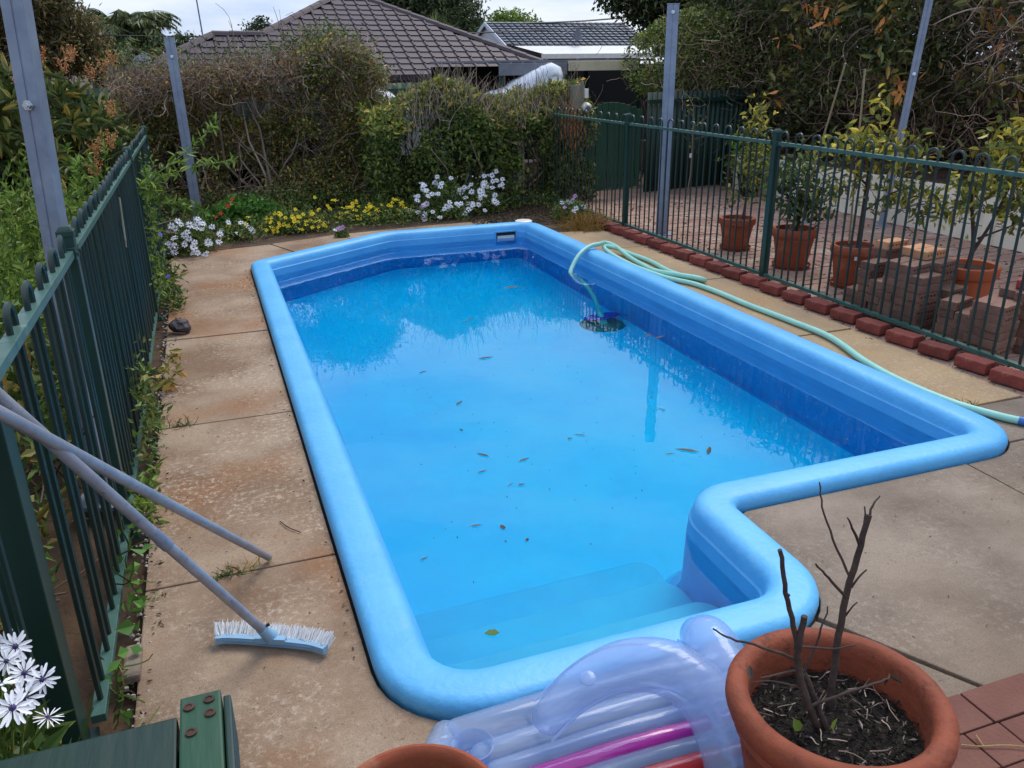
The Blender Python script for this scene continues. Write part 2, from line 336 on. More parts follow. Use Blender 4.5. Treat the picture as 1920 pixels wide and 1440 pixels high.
K['l_brown'] = leafmat('brown_hedge_leaves', [(0, S(91, 73, 52)), (.4, S(140, 127, 73)), (.7, S(175, 159, 91)), (1, S(224, 164, 110))])
K['l_dark'] = leafmat('dark_leaves', [(0, S(32, 45, 27)), (.5, S(54, 70, 41)), (.85, S(84, 100, 57)), (1, S(125, 130, 73))])
K['l_vine'] = leafmat('vine_leaves', [(0, S(55, 65, 39)), (.45, S(91, 101, 55)), (.7, S(134, 136, 68)), (.86, S(188, 150, 79)), (1, S(243, 160, 88))], .2)
K['l_mango'] = leafmat('mango_leaves', [(0, S(53, 65, 33)), (.5, S(80, 95, 47)), (.85, S(116, 125, 62)), (1, S(170, 140, 62))], .2, .4)
K['l_bright'] = leafmat('bright_leaves', [(0, S(65, 90, 32)), (.5, S(101, 130, 48)), (1, S(154, 172, 76))], .3)
K['l_citrus'] = leafmat('citrus_leaves', [(0, S(71, 86, 41)), (.45, S(114, 124, 55)), (.7, S(185, 171, 65)), (1, S(252, 221, 86))], .25)
K['l_citrus_green'] = leafmat('citrus_green_leaves', [(0, S(55, 76, 40)), (.6, S(95, 116, 55)), (.9, S(150, 156, 70)), (1, S(213, 193, 78))], .25)
K['l_ground'] = leafmat('bed_leaves', [(0, S(50, 70, 32)), (.5, S(83, 110, 48)), (.85, S(123, 140, 65)), (1, S(163, 138, 83))], .2)
K['l_nast'] = leafmat('nasturtium_leaves', [(0, S(67, 111, 46)), (1, S(114, 160, 72))], .3)
K['l_strap'] = leafmat('strap_leaves', [(0, S(110, 104, 44)), (.6, S(156, 142, 62)), (1, S(180, 128, 58))], .3)
K['l_dry'] = leafmat('dry_grass', [(0, S(140, 112, 60)), (.6, S(176, 148, 72)), (1, S(150, 96, 56))], .2)
K['l_orange'] = leafmat('orange_blossom', [(0, S(155, 101, 60)), (.6, S(202, 139, 85)), (1, S(220, 168, 112))], .2)
K['l_euc'] = leafmat('gum_leaves', [(0, S(67, 70, 46)), (.5, S(107, 102, 63)), (1, S(153, 130, 79))], .2)
K['l_palm'] = leafmat('palm_leaves', [(0, S(56, 70, 44)), (.6, S(100, 114, 67)), (1, S(144, 148, 86))], .2)
K['l_palmdry'] = leafmat('palm_dry_leaves', [(0, S(130, 102, 63)), (1, S(188, 146, 84))], .2)
K['l_debris'] = leafmat('fallen_leaves', [(0, S(32, 27, 24)), (.5, S(62, 50, 38)), (1, S(90, 74, 53))], .1)
K['petal_white'] = mat('petal_white', S(236, 236, 240), rough=.6); K['eye_blue'] = mat('eye_purple', S(54, 38, 96), rough=.6)
K['petal_yellow'] = mat('petal_yellow', S(238, 214, 40), rough=.6); K['petal_red'] = mat('petal_red', S(214, 52, 28), rough=.6)
K['petal_pink'] = mat('petal_pink', S(206, 160, 206), rough=.6); K['eye_yellow'] = mat('eye_yellow', S(190, 150, 40), rough=.6)
K['petal_blue'] = mat('petal_blue', S(96, 96, 190), rough=.6); K['petal_magenta'] = mat('petal_magenta', S(200, 50, 100), rough=.6)

def vinyl(name, col, tint, clear=.4):
    m = bpy.data.materials.new(name); m.use_nodes = True; n, l = m.node_tree.nodes, m.node_tree.links; b = n['Principled BSDF']; o = n['Material Output']
    b.inputs['Base Color'].default_value = col; b.inputs['Roughness'].default_value = .16; b.inputs['Coat Weight'].default_value = .6; b.inputs['Coat Roughness'].default_value = .06
    t = N(n, 'ShaderNodeTexNoise'); t.inputs['Scale'].default_value = 5; t.inputs['Detail'].default_value = 2
    q = N(n, 'ShaderNodeMapping'); q.inputs['Scale'].default_value = (1, 6, 3); tc = N(n, 'ShaderNodeTexCoord'); l.new(tc.outputs['Object'], q.inputs[0]); l.new(q.outputs[0], t.inputs['Vector'])
    p = N(n, 'ShaderNodeBump'); p.inputs['Strength'].default_value = .35; p.inputs['Distance'].default_value = .02; t2 = N(n, 'ShaderNodeTexNoise'); t2.inputs['Scale'].default_value = 26; t2.inputs['Detail'].default_value = 3; q2 = N(n, 'ShaderNodeMapping'); q2.inputs['Scale'].default_value = (.35, 1.6, 1.6); l.new(tc.outputs['Object'], q2.inputs[0]); l.new(q2.outputs[0], t2.inputs['Vector'])
    l.new(t.outputs['Fac'], p.inputs['Height']); p2 = N(n, 'ShaderNodeBump'); p2.inputs['Strength'].default_value = .35; p2.inputs['Distance'].default_value = .006; l.new(t2.outputs['Fac'], p2.inputs['Height']); l.new(p.outputs[0], p2.inputs['Normal']); l.new(p2.outputs[0], b.inputs['Normal'])
    x = N(n, 'ShaderNodeMixShader'); x.inputs[0].default_value = clear; tr = N(n, 'ShaderNodeBsdfTransparent'); tr.inputs[0].default_value = tint
    l.new(b.outputs[0], x.inputs[1]); l.new(tr.outputs[0], x.inputs[2]); l.new(x.outputs[0], o.inputs[0]); return m
K['vin_blue'] = vinyl('vinyl_blue', S(184, 205, 234), S(224, 236, 252), .64)
K['vin_pink'] = vinyl('vinyl_pink', S(196, 60, 160), S(230, 120, 200), .2)
K['vin_red'] = vinyl('vinyl_red', S(216, 66, 62), S(240, 130, 120), .2)

wm = bpy.data.materials.new('pool_water'); wm.use_nodes = True
n, l = wm.node_tree.nodes, wm.node_tree.links; n.remove(n['Principled BSDF']); o = n['Material Output']
g = N(n, 'ShaderNodeBsdfGlass'); g.inputs['IOR'].default_value = 1.333; g.inputs['Roughness'].default_value = 0
ge = N(n, 'ShaderNodeNewGeometry')
t1 = N(n, 'ShaderNodeTexNoise'); t1.inputs['Scale'].default_value = 5; t1.inputs['Detail'].default_value = 2; l.new(ge.outputs['Position'], t1.inputs['Vector'])
bp = N(n, 'ShaderNodeBump'); bp.inputs['Strength'].default_value = .085; bp.inputs['Distance'].default_value = .01
l.new(t1.outputs['Fac'], bp.inputs['Height']); l.new(bp.outputs[0], g.inputs['Normal']); l.new(g.outputs[0], o.inputs['Surface'])
va = N(n, 'ShaderNodeVolumeAbsorption'); va.inputs['Color'].default_value = (.01, .922, .993, 1); va.inputs['Density'].default_value = 1.6; l.new(va.outputs[0], o.inputs['Volume'])
K['water'] = wm

# ------------------------------------------------------------------ pool outline (outer edge of the coping), counter-clockwise
CORN = [((.285, 1.77), .32), ((1.85, 1.77), .30), ((1.87, 2.52), .05), ((3.57, 2.52), .27), ((3.49, 8.93), .27), ((1.72, 8.95), .5), ((.285, 7.97), .22)]
def outline(d, seg=8):
    """outer outline moved inwards by d; always the same number of points"""
    pts = []; n = len(CORN)
    for i, (c, r) in enumerate(CORN):
        c = Vector(c); a = (Vector(CORN[i - 1][0]) - c).normalized(); b = (Vector(CORN[(i + 1) % n][0]) - c).normalized()
        cross = (-a).x * b.y - (-a).y * b.x; convex = cross > 0
        half = a.angle(b) / 2; bis = (a + b).normalized(); ctr = c + bis * (r / math.sin(half)); tl = r / math.tan(half)
        s, e = c + a * tl - ctr, c + b * tl - ctr
        rr = (r - d) if convex else (r + d)
        a0 = math.atan2(s.y, s.x); a1 = math.atan2(e.y, e.x); da = (a1 - a0 + PI) % (2 * PI) - PI
        pts += [ctr + Vector((math.cos(a0 + da * k / seg), math.sin(a0 + da * k / seg))) * rr for k in range(seg + 1)]
    return pts
SEG = 9
def corner_pts(i, d): return [tuple(p) for p in outline(d)[i * SEG:(i + 1) * SEG]]
def floor_z(y): return -.80 - max(0, y - 3) * .047
def tess(poly, holes=()):
    loops = [[Vector((p[0], p[1], 0)) for p in poly]] + [[Vector((p[0], p[1], 0)) for p in h] for h in holes]
    fl = [p for q in loops for p in q]; out = []
    for t in tessellate_polygon(loops):
        a, b, c = fl[t[0]], fl[t[1]], fl[t[2]]
        out.append(tuple(t) if (b - a).cross(c - a).z > 0 else tuple(t)[::-1])
    return out

# ------------------------------------------------------------------ ground
hole = outline(.03); gc = Vector((1.2, 4.5)); k = len(hole)      # a ring round the pool, out to the horizon
mb = MB(); vs = [(p.x, p.y, -.06) for p in hole]
for R in (12, 60, 900): vs += [(gc.x + (p - gc).normalized().x * R, gc.y + (p - gc).normalized().y * R, -.06) for p in hole]
mb.add(vs, [(j * k + i, (j + 1) * k + i, (j + 1) * k + (i + 1) % k, j * k + (i + 1) % k) for j in range(3) for i in range(k)])
g_ = mb.build('ground', K['soil']); g_['kind'] = 'structure'

pool = thing('swimming_pool', 'light blue painted swimming pool with a raised rounded rim and entry steps', 'swimming pool', (1.9, 5.3, 0))
def wparent(o, p):
    o.parent = p; o.matrix_parent_inverse = Matrix.Translation(p.location).inverted() if p.rotation_euler.z == 0 else p.matrix_basis.inverted(); return o
def ringmesh(prof, zf=None, msplit=99):
    mb = MB(); rings = []
    for d, z in prof:
        o = len(mb.v); ps = outline(d); mb.v += [(p.x, p.y, z if z is not None else zf(p.y)) for p in ps]; rings.append((o, len(ps)))
    for q, ((a, k), (b, _)) in enumerate(zip(rings, rings[1:])):
        fs = [(a + i, a + (i + 1) % k, b + (i + 1) % k, b + i) for i in range(k)]; mb.f += fs; mb.m += [2 if q >= msplit else 0] * len(fs)
    return mb, rings
mb, _ = ringmesh([(.012, -.05), (.002, 0), (0, .022), (.006, .04), (.02, .054), (.04, .06), (.12, .062), (.145, .057), (.163, .044), (.175, .024), (.18, .0), (.186, -.022)])
wparent(mb.build('coping', K['paint'], smooth=True, ang=60), pool)
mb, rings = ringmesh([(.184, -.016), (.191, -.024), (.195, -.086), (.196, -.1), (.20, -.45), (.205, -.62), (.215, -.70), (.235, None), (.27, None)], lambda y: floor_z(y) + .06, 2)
ps = outline(.27); o = rings[-1][0]
# floor cove
mb.mi = 1; o2 = len(mb.v); mb.v += [(p.x, p.y, floor_z(p.y)) for p in outline(.31)]; k = len(ps)
for i in range(k): mb.f.append((o + i, o + (i + 1) % k, o2 + (i + 1) % k, o2 + i)); mb.m.append(1)
fp = outline(.31); fl = [(p.x, p.y) for p in fp]
for t in tess(fl): mb.f.append(tuple(o2 + i for i in t)); mb.m.append(1)
wparent(mb.build('basin', [K['pwall'], K['basin'], K['plow_shade']], smooth=True, ang=35), pool)
for (y1, z1, xr) in ((2.32, -.35, 1.66), (2.62, -.55, 1.67), (2.89, -.70, 1.70)):
    # tread slab with a rounded front corner
    y0, x0 = 1.86, .46; x1 = xr
    po = [(x0, y0), (x1, y0)] + [(x1 - .1 + .1 * math.cos(a), y1 - .1 + .1 * math.sin(a)) for a in [i * PI / 12 for i in range(7)]] + [(x0, y1)]
    mb = MB(); mb.prism(po, -.9, z1); wparent(mb.build('step', K['tread'], bevel=.018, smooth=True), pool)
# skimmer mouth and lid
mb = MB(); mb.box((3.09, 8.735, -.01), (.26, .012, .014)); mb.box((3.09, 8.735, -.098), (.26, .012, .014)); mb.box((2.967, 8.735, -.054), (.014, .012, .075)); mb.box((3.213, 8.735, -.054), (.014, .012, .075))
sk = wparent(mb.build('skimmer_mouth', K['paint']), pool)
mb = MB(); mb.box((3.09, 8.738, -.05), (.232, .004, .078)); q = mb.build('skimmer_mouth_shade', K['black']); q.parent = sk  # black plate painted in for the shade inside the mouth
mb = MB(); mb.box((3.09, 8.731, -.072), (.2, .004, .035)); q = mb.build('skimmer_flap', K['white']); q.parent = sk
mb = MB(); mb.lathe([(0, .075), (.085, .074), (.098, .066), (.1, .055)], 28, (3.36, 8.88, 0)); tag(mb.build('skimmer_lid', K['white'], smooth=True), 'round white skimmer lid on the far corner of the pool rim', 'lid')

mb = MB(); mb.prism([tuple(p) for p in outline(.192)], -1.35, -.085)
wa = mb.build('water', K['water']); wa['kind'] = 'structure'

# ------------------------------------------------------------------ deck slabs
deck = bpy.data.objects.new('pool_deck', None); C.objects.link(deck); deck['kind'] = 'structure'
def slab(poly, m, dz=0):
    mb = MB(); mb.prism(poly, -.12, dz); o = mb.build('slab', K[m], deck, bevel=.006); return o
gp = .006
c6, c0, c1, c2, c3, c4, c5 = [corner_pts(i, -.007) for i in (6, 0, 1, 2, 3, 4, 5)]
XL = -.40
YL = [1.285, 2.80, 4.31, 5.89, 7.08]
slab([(XL, YL[0]), (.655, YL[0]), (.655, 1.758)] + [p for p in c0[::-1] if p[0] < .65] + [(.277, YL[1] - gp), (XL, YL[1] - gp)], 'conc_warm')
for a, b in zip(YL[1:], YL[2:]): slab([(XL, a + gp), (.277, a + gp), (.277, b - gp), (XL, b - gp)], 'conc_warm', random.uniform(-.004, .002))
slab([(XL, YL[-1] + gp), (.277, YL[-1] + gp), (.277, 7.75)] + [p for p in c6[::-1] if p[0] > .28] + [(.80, 8.352), (.55, 9.02), (-.3, 8.85), (-.42, 8.7)], 'conc_warm', -.003)
slab([(.815, 8.363), (1.45, 8.793), (1.28, 9.27), (.565, 9.03)], 'conc_warm', -.002)
slab([(1.465, 8.803)] + [p for p in c5[::-1] if p[0] > 1.5] + [(3.1, 8.943), (3.1, 9.42), (2.4, 9.42), (1.295, 9.28)], 'conc_warm', -.004)
# right strip
XR = 4.10
YR = [3.02, 4.37, 5.95, 7.40, 8.42]
for a, b in zip(YR, YR[1:]): slab([(3.582 - .0125 * (a - 2.52), a + gp), (XR, a + gp + .01), (XR, b - gp), (3.582 - .0125 * (b - 2.52), b - gp)], 'conc_tan', random.uniform(-.003, .002))
slab([(3.579, 2.74), (3.566, 2.68), (3.527, 2.62), (XR + 1.6, 2.62), (XR + 1.6, 3.0), (3.576, 3.02 - gp)], 'conc_grey', -.002)
slab([(2.036, 1.285), (3.09, 1.285), (3.13, 2.508), (1.93, 2.508), (1.884, 2.48), (1.863, 2.1)] + [p for p in c1[::-1] if 1.75 < p[0] and p[1] < 2.06] + [(1.742, 1.826)], 'conc_grey')
slab([(3.10, 1.285), (5.7, 1.285), (5.7, 2.607), (3.517, 2.607)] + [p for p in c3[::-1] if p[1] < 2.59] + [(3.142, 2.508)], 'conc_grey', -.003)
slab([(.667, 1.285), (2.022, 1.285), (1.723, 1.813)] + [p for p in c1[::-1] if p[0] < 1.71] + [(.667, 1.758)], 'conc_grey', -.002)

# brick patio the photographer stands on (one step up)
patio = bpy.data.objects.new('patio', None); C.objects.link(patio); patio['kind'] = 'structure'
mb = MB(); mb.box((1, -2.37, .055), (8, 7.27, .15)); mb.build('base', K['soil'], patio)
def brick_mesh(name, m, d, bev=.004, holes=False):
    mb = MB(); mb.box((0, 0, 0), d)
    if not holes: return mb.mesh(name, m, bevel=bev)
    # perforated face towards -Y: five recessed holes
    mb = MB(); x, y, z = d[0] / 2, d[1] / 2, d[2] / 2
    mb.box((0, .012, 0), (d[0], d[1] - .024, d[2]))
    mb2 = MB(); nh = 6; bw = d[0] / (nh * 2 + 1)
    mb.box((0, -y + .012, z - .009), (d[0], .024, .018)); mb.box((0, -y + .012, -z + .009), (d[0], .024, .018))
    for i in range(nh + 1): mb.box((-x + bw * (2 * i + .5), -y + .0125, 0), (bw, .023, d[2] - .036))
    mb.mi = 1
    mb.box((0, -y + .0225, 0), (d[0] * .98, .002, d[2] - .037))
    return mb.mesh(name, [m, K['hole']])
pv = [brick_mesh('paver', K['paver_near'], (.226, .112, .03)) for _ in range(1)][0]
hv = brick_mesh('half_paver', K['paver_near'], (.112, .112, .03))
for i in range(30):                                   # header course along the edge
    x = -1.4 + i * .232; link('brick', pv, patio, (x, 1.2105, .133 + random.uniform(-.001, .0015)), (0, 0, random.uniform(-.008, .008)))
U = .116
for i in range(-14, 34):
    for j in range(0, 10):
        kk = (i - j) % 4
        if kk == 0: X, Y, r = (i + 1) * U, 1.151 - (j + .5) * U, 0
        elif kk == 3: X, Y, r = (i + .5) * U, 1.151 - (j + 1) * U, PI / 2
        elif kk == 2 and j == 0 and -1.3 < i * U < 3.4: link('brick', hv, patio, ((i + .5) * U, 1.151 - .5 * U, .133)); continue
        else: continue
        if not (-1.3 < X < 3.4): continue
        link('brick', pv, patio, (X, Y, .133 + random.uniform(-.0015, .0015)), (0, 0, r + random.uniform(-.01, .01)))

# dusty brick paving beyond the pool fence
pav = bpy.data.objects.new('brick_paving', None); C.objects.link(pav); pav['kind'] = 'structure'
mb = MB(); mb.box((5.8, 6.4, -.05), (3.4, 9.4, .084)); mb.build('bedding', K['paver_far'], pav)
pf = brick_mesh('paver_far', K['paver_far'], (.222, .106, .03), .003)
spots = []
for j in range(80):
    for i in range(14):
        x = 4.42 + i * .231 + (.115 if j % 2 else 0); y = 2.2 + j * .1145
        if x < 7.2 and y < 10.3: spots.append((x, y))
spots.sort(key=lambda p: p[0] ** 2 + p[1] ** 2)
# the photo shows those beyond the fence, right of the pool
def in_view(p):
    v = Vector((p[0], p[1], -1.75)); return abs(v.dot(right) / v.dot(fwd)) < .64
spots = [p for p in spots if in_view(p)]
for p in spots[:300]: link('brick', pf, pav, (p[0], p[1], -.006 + random.uniform(-.004, .003)), (random.uniform(-.01, .01), random.uniform(-.01, .01), random.uniform(-.02, .02)))
mb = MB()
for p in spots[300:]: mb.box((p[0], p[1], -.006 + random.uniform(-.004, .003)), (.223, .107, .03), random.uniform(-.02, .02))
mb.build('bricks', K['paver_far'], pav, kind='stuff')

# garden bed at the far end and raised bed behind the retaining wall, bed left of the fence
mb = MB(); mb.prism([(-.45, 8.9), (.6, 9.08), (1.3, 9.32), (2.4, 9.46), (3.2, 9.44), (3.25, 9.0), (3.5, 8.9), (3.56, 8.45), (4.1, 8.44), (4.25, 8.5), (4.25, 12.6), (-.6, 12.6)], -.1, -.012)
b_ = mb.build('garden_bed', K['soil']); b_['kind'] = 'structure'
mb = MB(); mb.box((9.6, 6.5, .2), (4.6, 14, .52)); b_ = mb.build('raised_bed', K['soil']); b_['kind'] = 'structure'

# ------------------------------------------------------------------ pool fences
def hairpin(h, sp, r, z0):
    mb = MB(); a = sp / 2
    pts = [(-a, 0, z0), (-a, 0, z0 + .4), (-a, 0, h - a)] + [(-a * math.cos(t), 0, h - a + a * math.sin(t)) for t in [PI * i / 10 for i in range(1, 10)]] + [(a, 0, h - a), (a, 0, z0 + .4), (a, 0, z0)]
    mb.tube(pts, r, 6); return mb.mesh('hoop_bar', K['fbar'], smooth=True)
def post_mesh(w, h):
    mb = MB(); mb.box((0, 0, h / 2), (w, w, h)); mb.box((0, 0, h + .008), (w + .006, w + .006, .022)); mb.box((0, 0, h + .026), (w, w, .014), top=.7)
    return mb.mesh('post', K['fgreen'], bevel=.003)
SP = .088
hp = hairpin(1.225, SP, .0085, .06); pm = post_mesh(.05, 1.21)
def fence(label, a, b, posts, rz_top=1.135, zb=.075, hp=hp, group='green hoop-top pool fences'):
    a, b = Vector((a[0], a[1], 0)), Vector((b[0], b[1], 0)); d = (b - a); L = d.length; u = d / L; ang = math.atan2(u.y, u.x)
    t = thing('pool_fence', label, 'pool fence', a, ang, group)
    def loc(s_, z=0, off=0): return (s_, off, z)
    ps = [0] + list(posts) + [L] if False else list(posts)
    for p in posts:
        link('post', pm, t, (p, 0, 0))
        mb = MB(); mb.box((p, 0, .012), (.1, .1, .012)); mb.tube([(p + .036, .036, .015), (p + .036, .036, .034)], .009, 6); mb.tube([(p - .036, -.036, .015), (p - .036, -.036, .034)], .009, 6); mb.build('base_plate', K['fgreen'], t)
    ends = [0] + list(posts) + [L]
    for s0, s1 in zip(ends, ends[1:]):
        if s1 - s0 < .15: continue
        o0 = .027 if s0 in posts else 0; o1 = .027 if s1 in posts else 0
        mb = MB(); mb.box(((s0 + o0 + s1 - o1) / 2, 0, rz_top), (s1 - s0 - o0 - o1, .038, .026)); mb.build('top_rail', K['fgreen_rail'], t, bevel=.002)
        mb = MB(); mb.box(((s0 + o0 + s1 - o1) / 2, 0, zb), (s1 - s0 - o0 - o1, .038, .026)); mb.build('bottom_rail', K['fgreen_rail'], t, bevel=.002)
        for q, on in ((s0, o0), (s1, o1)):
            if on:
                sg = 1 if q == s0 else -1
                mb = MB(); mb.box((q + sg * .036, 0, rz_top), (.018, .05, .042)); mb.tube([(q + sg * .032, -.026, rz_top), (q + sg * .032, -.034, rz_top)], .007, 6); mb.build('rail_bracket', K['fgreen'], t)
        nh = int((s1 - s0 - .1) / (2 * SP)); st = (s1 - s0) / nh
        for i in range(nh): link('hoop_bar', hp, t, (s0 + st * (i + .5), 0, 0), (random.uniform(-.004, .004), random.uniform(-.006, .006), random.uniform(-.09, .09)))
    return t
f1 = fence('green hoop-top pool fence between the pool and the potted citrus trees', (4.30, 10.38), (4.30, .55), [2.18, 4.70, 7.28], group='green hoop-top pool fences')
f2 = fence('green hoop-top pool fence across the far end, half buried in the green hedge', (2.1, 10.42), (4.28, 10.38), [1.1], group='green hoop-top pool fences')
f3 = fence('green hoop-top pool fence on the left with the brush poles leaning over it', (-.48, 2.10), (-.48, 8.78), [1.12, 4.33, 6.66], rz_top=1.15, zb=.06, group='green hoop-top pool fences')
fence('green hoop-top pool fence behind the bench, nearest the camera on the left', (-.56, .1), (-.56, 2.0), [], rz_top=1.15, zb=.06)
mb = MB(); mb.box((-.2, 0, 1.15), (.4, .038, .026)); mb.build('top_rail', K['fgreen_rail'], f3, bevel=.002)
# heavier near post of the left fence
t = thing('gate_post', 'thick dark green square post behind the near daisies', 'post', (-.552, 2.05, 0))
mb = MB(); mb.box((0, 0, .66), (.09, .09, 1.32)); mb.box((0, 0, 1.325), (.1, .1, .02)); mb.build('shaft', K['fgreen_dark'], t, bevel=.004)
mb = MB(); mb.box((0, 0, .012), (.13, .13, .02)); mb.build('base_plate', K['fgreen'], t)
# white plastic strip clipped to the left fence
mb = MB(); mb.bar((-.452, 5.02, 1.09), (-.452, 4.93, .87), .006, .03, up=(0, 1, 0)); mb.bar((-.452, 4.93, .87), (-.452, 4.917, .838), .005, .016, up=(0, 1, 0)); tag(mb.build('plant_tag', K['wood_grey']), 'grey white plastic strip hanging on the left fence bars', 'tag')

# ------------------------------------------------------------------ galvanised posts
def steel_post(label, x, y, h, wd, rz, lean=(0, 0), bolt_z=None, bdir=None, seam=True, pl=True):
    t = thing('steel_post', label, 'steel post', (x, y, 0), rz, 'tall galvanised shade sail posts'); t.rotation_euler = (lean[0], lean[1], rz)
    mb = MB(); q = wd / 2
    mb.box((-q / 2 - .001, 0, h / 2), (q - .003, wd, h)); mb.box((q / 2 + .001, 0, h / 2), (q - .003, wd, h)); mb.box((0, 0, h / 2), (wd * .5, wd - .008, h - .004))
    mb.build('shaft', K['galv'], t, bevel=.004)
    mb = MB(); mb.box((0, 0, h + .004), (wd + .006, wd + .006, .008)); mb.build('cap', K['galv'], t)
    if bolt_z:
        mb = MB(); mb.tube([(0, -q - .03, bolt_z), (0, q + .02, bolt_z)], .008, 8); mb.tube([(0, -q - .012, bolt_z), (0, -q, bolt_z)], .019, 6); mb.tube([(0, -q - .024, bolt_z), (0, -q - .014, bolt_z)], .014, 6); mb.build('bolt', K['chrome'], t)
    if pl:
        mb = MB(); mb.box((0, 0, .008), (wd + .1, wd + .1, .016)); mb.build('base_plate', K['galv'], t)
steel_post('tall galvanised post at the left fence, leaning beside the green bush', -.612, 3.58, 2.75, .076, -.25, (0.0, .040), 1.63)
steel_post('galvanised post standing in the flower bed before the twiggy hedge', -.14, 10.6, 2.05, .105, -.05, (0, -.012), 1.86)
steel_post('galvanised post between the pool fence and the corrugated green fence', 4.56, 7.85, 2.27, .115, -.5, (0, .0), 2.2)
steel_post('galvanised post rising out of the creepers behind the citrus trees', 7.05, 7.3, 4.2, .075, -.7, (-.05, .06), 1.6)

# ------------------------------------------------------------------ edging bricks along the right fence
bm_ = [brick_mesh('edging_brick', K['brick_red'], (.208, .112, .072), .008), brick_mesh('edging_brick_b', K['brick_red'], (.202, .108, .07), .011)]
y = 8.32; i = 1
while y > 3.05:
    o = link('edging_brick', random.choice(bm_), None, (4.185 + random.uniform(-.012, .012), y, .037 - .0), (0, 0, PI / 2 + .2 + random.uniform(-.09, .09)))
    tag(o, f'dark red edging brick below the pool fence, {ORD[i]} in the row from the flower bed', 'brick', 'edging bricks along the right pool fence'); y -= .266 + random.uniform(-.014, .016); i += 1
for k_, (x, y, rz, tl) in enumerate(((4.22, 8.62, .9, .22), (4.12, 8.52, 1.9, -.16), (4.29, 8.86, 1.5, .1))):
    o = link('edging_brick', bm_[0], None, (x, y, .04), (tl, .05, rz)); tag(o, ['tilted red brick lying loose by the dry grass tuft', 'flat red brick sloping onto the tan concrete by the dry grass', 'red brick half hidden under the far end of the pool fence'][k_], 'brick', 'edging bricks along the right pool fence')

# ------------------------------------------------------------------ brick piles behind the fence
BD = (.22, .108, .053); CH = .0545
pm_ = [brick_mesh('pile_brick', K['brick_old'], BD, holes=True), brick_mesh('pile_brick_solid', K['brick_old'], BD, .006)]
bp_ = brick_mesh('pale_brick', K['brick_pale'], BD, holes=True); br_ = brick_mesh('bright_brick', K['brick_bright'], (.15, .1, .06), .012)
def pile(x0, y0, cols, name, group, rz0):
    for (ci, ri, n) in cols:
        for k in range(n):
            x = x0 + ci * .228 + random.uniform(-.012, .012); y = y0 + ri * .117 + random.uniform(-.006, .006)
            me = pm_[0] if random.random() < .75 else pm_[1]; kind = 'worn grey-red'
            if name == 'tall' and k == n - 1 and (ci, ri) in ((1, 5), (1, 2), (1, 3)): me = bp_; kind = 'pale orange'
            o = link('stacked_brick', me, None, (x, y, .012 + CH * (k + .5)), (0, 0, rz0 + random.uniform(-.07, .07)))
            tag(o, f'{kind} brick of the {name} pile, {ORD[k+1]} course, {ORD[ri+1]} near row, {["fence", "far"][ci]} side', 'brick', group)
pile(4.47, 4.16, [(0, 0, 7), (0, 1, 8), (0, 2, 8), (0, 3, 5), (0, 4, 7), (0, 5, 3), (1, 0, 5), (1, 1, 8), (1, 2, 9), (1, 3, 9), (1, 4, 6), (1, 5, 9)], 'tall', 'bricks of the tall pile behind the pool fence', .18)
pile(4.52, 3.58, [(0, 0, 6), (0, 1, 6), (0, 2, 4), (0, 3, 5), (1, 0, 7), (1, 1, 7), (1, 2, 5), (1, 3, 3)], 'low', 'bricks of the low pile at the right edge', .25)
o = link('stacked_brick', br_, None, (4.77, 3.66, .012 + CH * 7 + .031), (0, 0, .5)); tag(o, 'bright red broken brick lying on top of the low pile', 'brick')
for k_, (x, y, rz) in enumerate(((5.05, 3.5, .3), (5.1, 3.34, .8), (4.98, 3.72, -.4))):
    o = link('stacked_brick', pm_[1], None, (x, y, .037), (0, 0, rz)); tag(o, ['loose flat brick right of the low pile, beside the paving', 'loose flat brick nearest the camera beside the low pile', 'loose flat brick between the orange pot and the low pile'][k_], 'brick')

# ------------------------------------------------------------------ cream retaining wall, corrugated fence, gate, carport
t = thing('retaining_wall', 'low cream concrete panel wall behind the potted citrus trees', 'wall', (7.3, 6.5, 0))
def wtop(y): return .50 + max(0, 7.0 - y) * .055
ys = [10.4, 9.0, 7.55, 6.1, 4.6, 3.1, 1.6]
for a, b in zip(ys, ys[1:]):
    h = wtop((a + b) / 2); nc = 3
    for c in range(nc):
        mb = MB(); mb.box((0, (a + b) / 2 - 6.5, h * (c + .5) / nc), (.08, a - b - .115, h / nc - .008)); mb.build('panel', K['cream'], t, bevel=.004)
for yy in ys:
    mb = MB(); mb.box((-.01, yy - 6.5, wtop(yy) / 2 + .01), (.14, .11, wtop(yy) + .02)); mb.build('post', K['cream'], t, bevel=.005)

def corr(name, label, a, b, z0, z1, pitch=.09, amp=.012, parts=4, m='fgreen_dark', group=None):
    a, b = Vector((*a, 0)), Vector((*b, 0)); L = (b - a).length; t = thing(name, label, 'fence', a, math.atan2((b - a).y, (b - a).x), group)
    for p in range(parts):
        mb = MB(); x0, x1 = L * p / parts, L * (p + 1) / parts + .03; nn = int((x1 - x0) / pitch * 6)
        off = .002 * (p % 2)
        vs = [(x0 + (x1 - x0) * i / nn, off + amp * math.sin(2 * PI * (x1 - x0) * i / nn / pitch), z) for z in (z0, z1) for i in range(nn + 1)]
        mb.add(vs, [(i, i + 1, i + nn + 2, i + nn + 1) for i in range(nn)]); o = mb.build('sheet', K[m], t, smooth=True)
        sm = o.modifiers.new('thick', 'SOLIDIFY'); sm.thickness = .002
    mb = MB(); mb.box((L / 2, -.03, z1 - .12), (L, .03, .05)); mb.box((L / 2, .035, z0 + .3), (L, .03, .05)); mb.build('rail', K[m], t)
    return t
corr('corrugated_fence', 'dark green corrugated metal fence between the picket gate and the cream wall', (5.78, 10.5), (7.9, 10.9), .03, 1.36, parts=3)
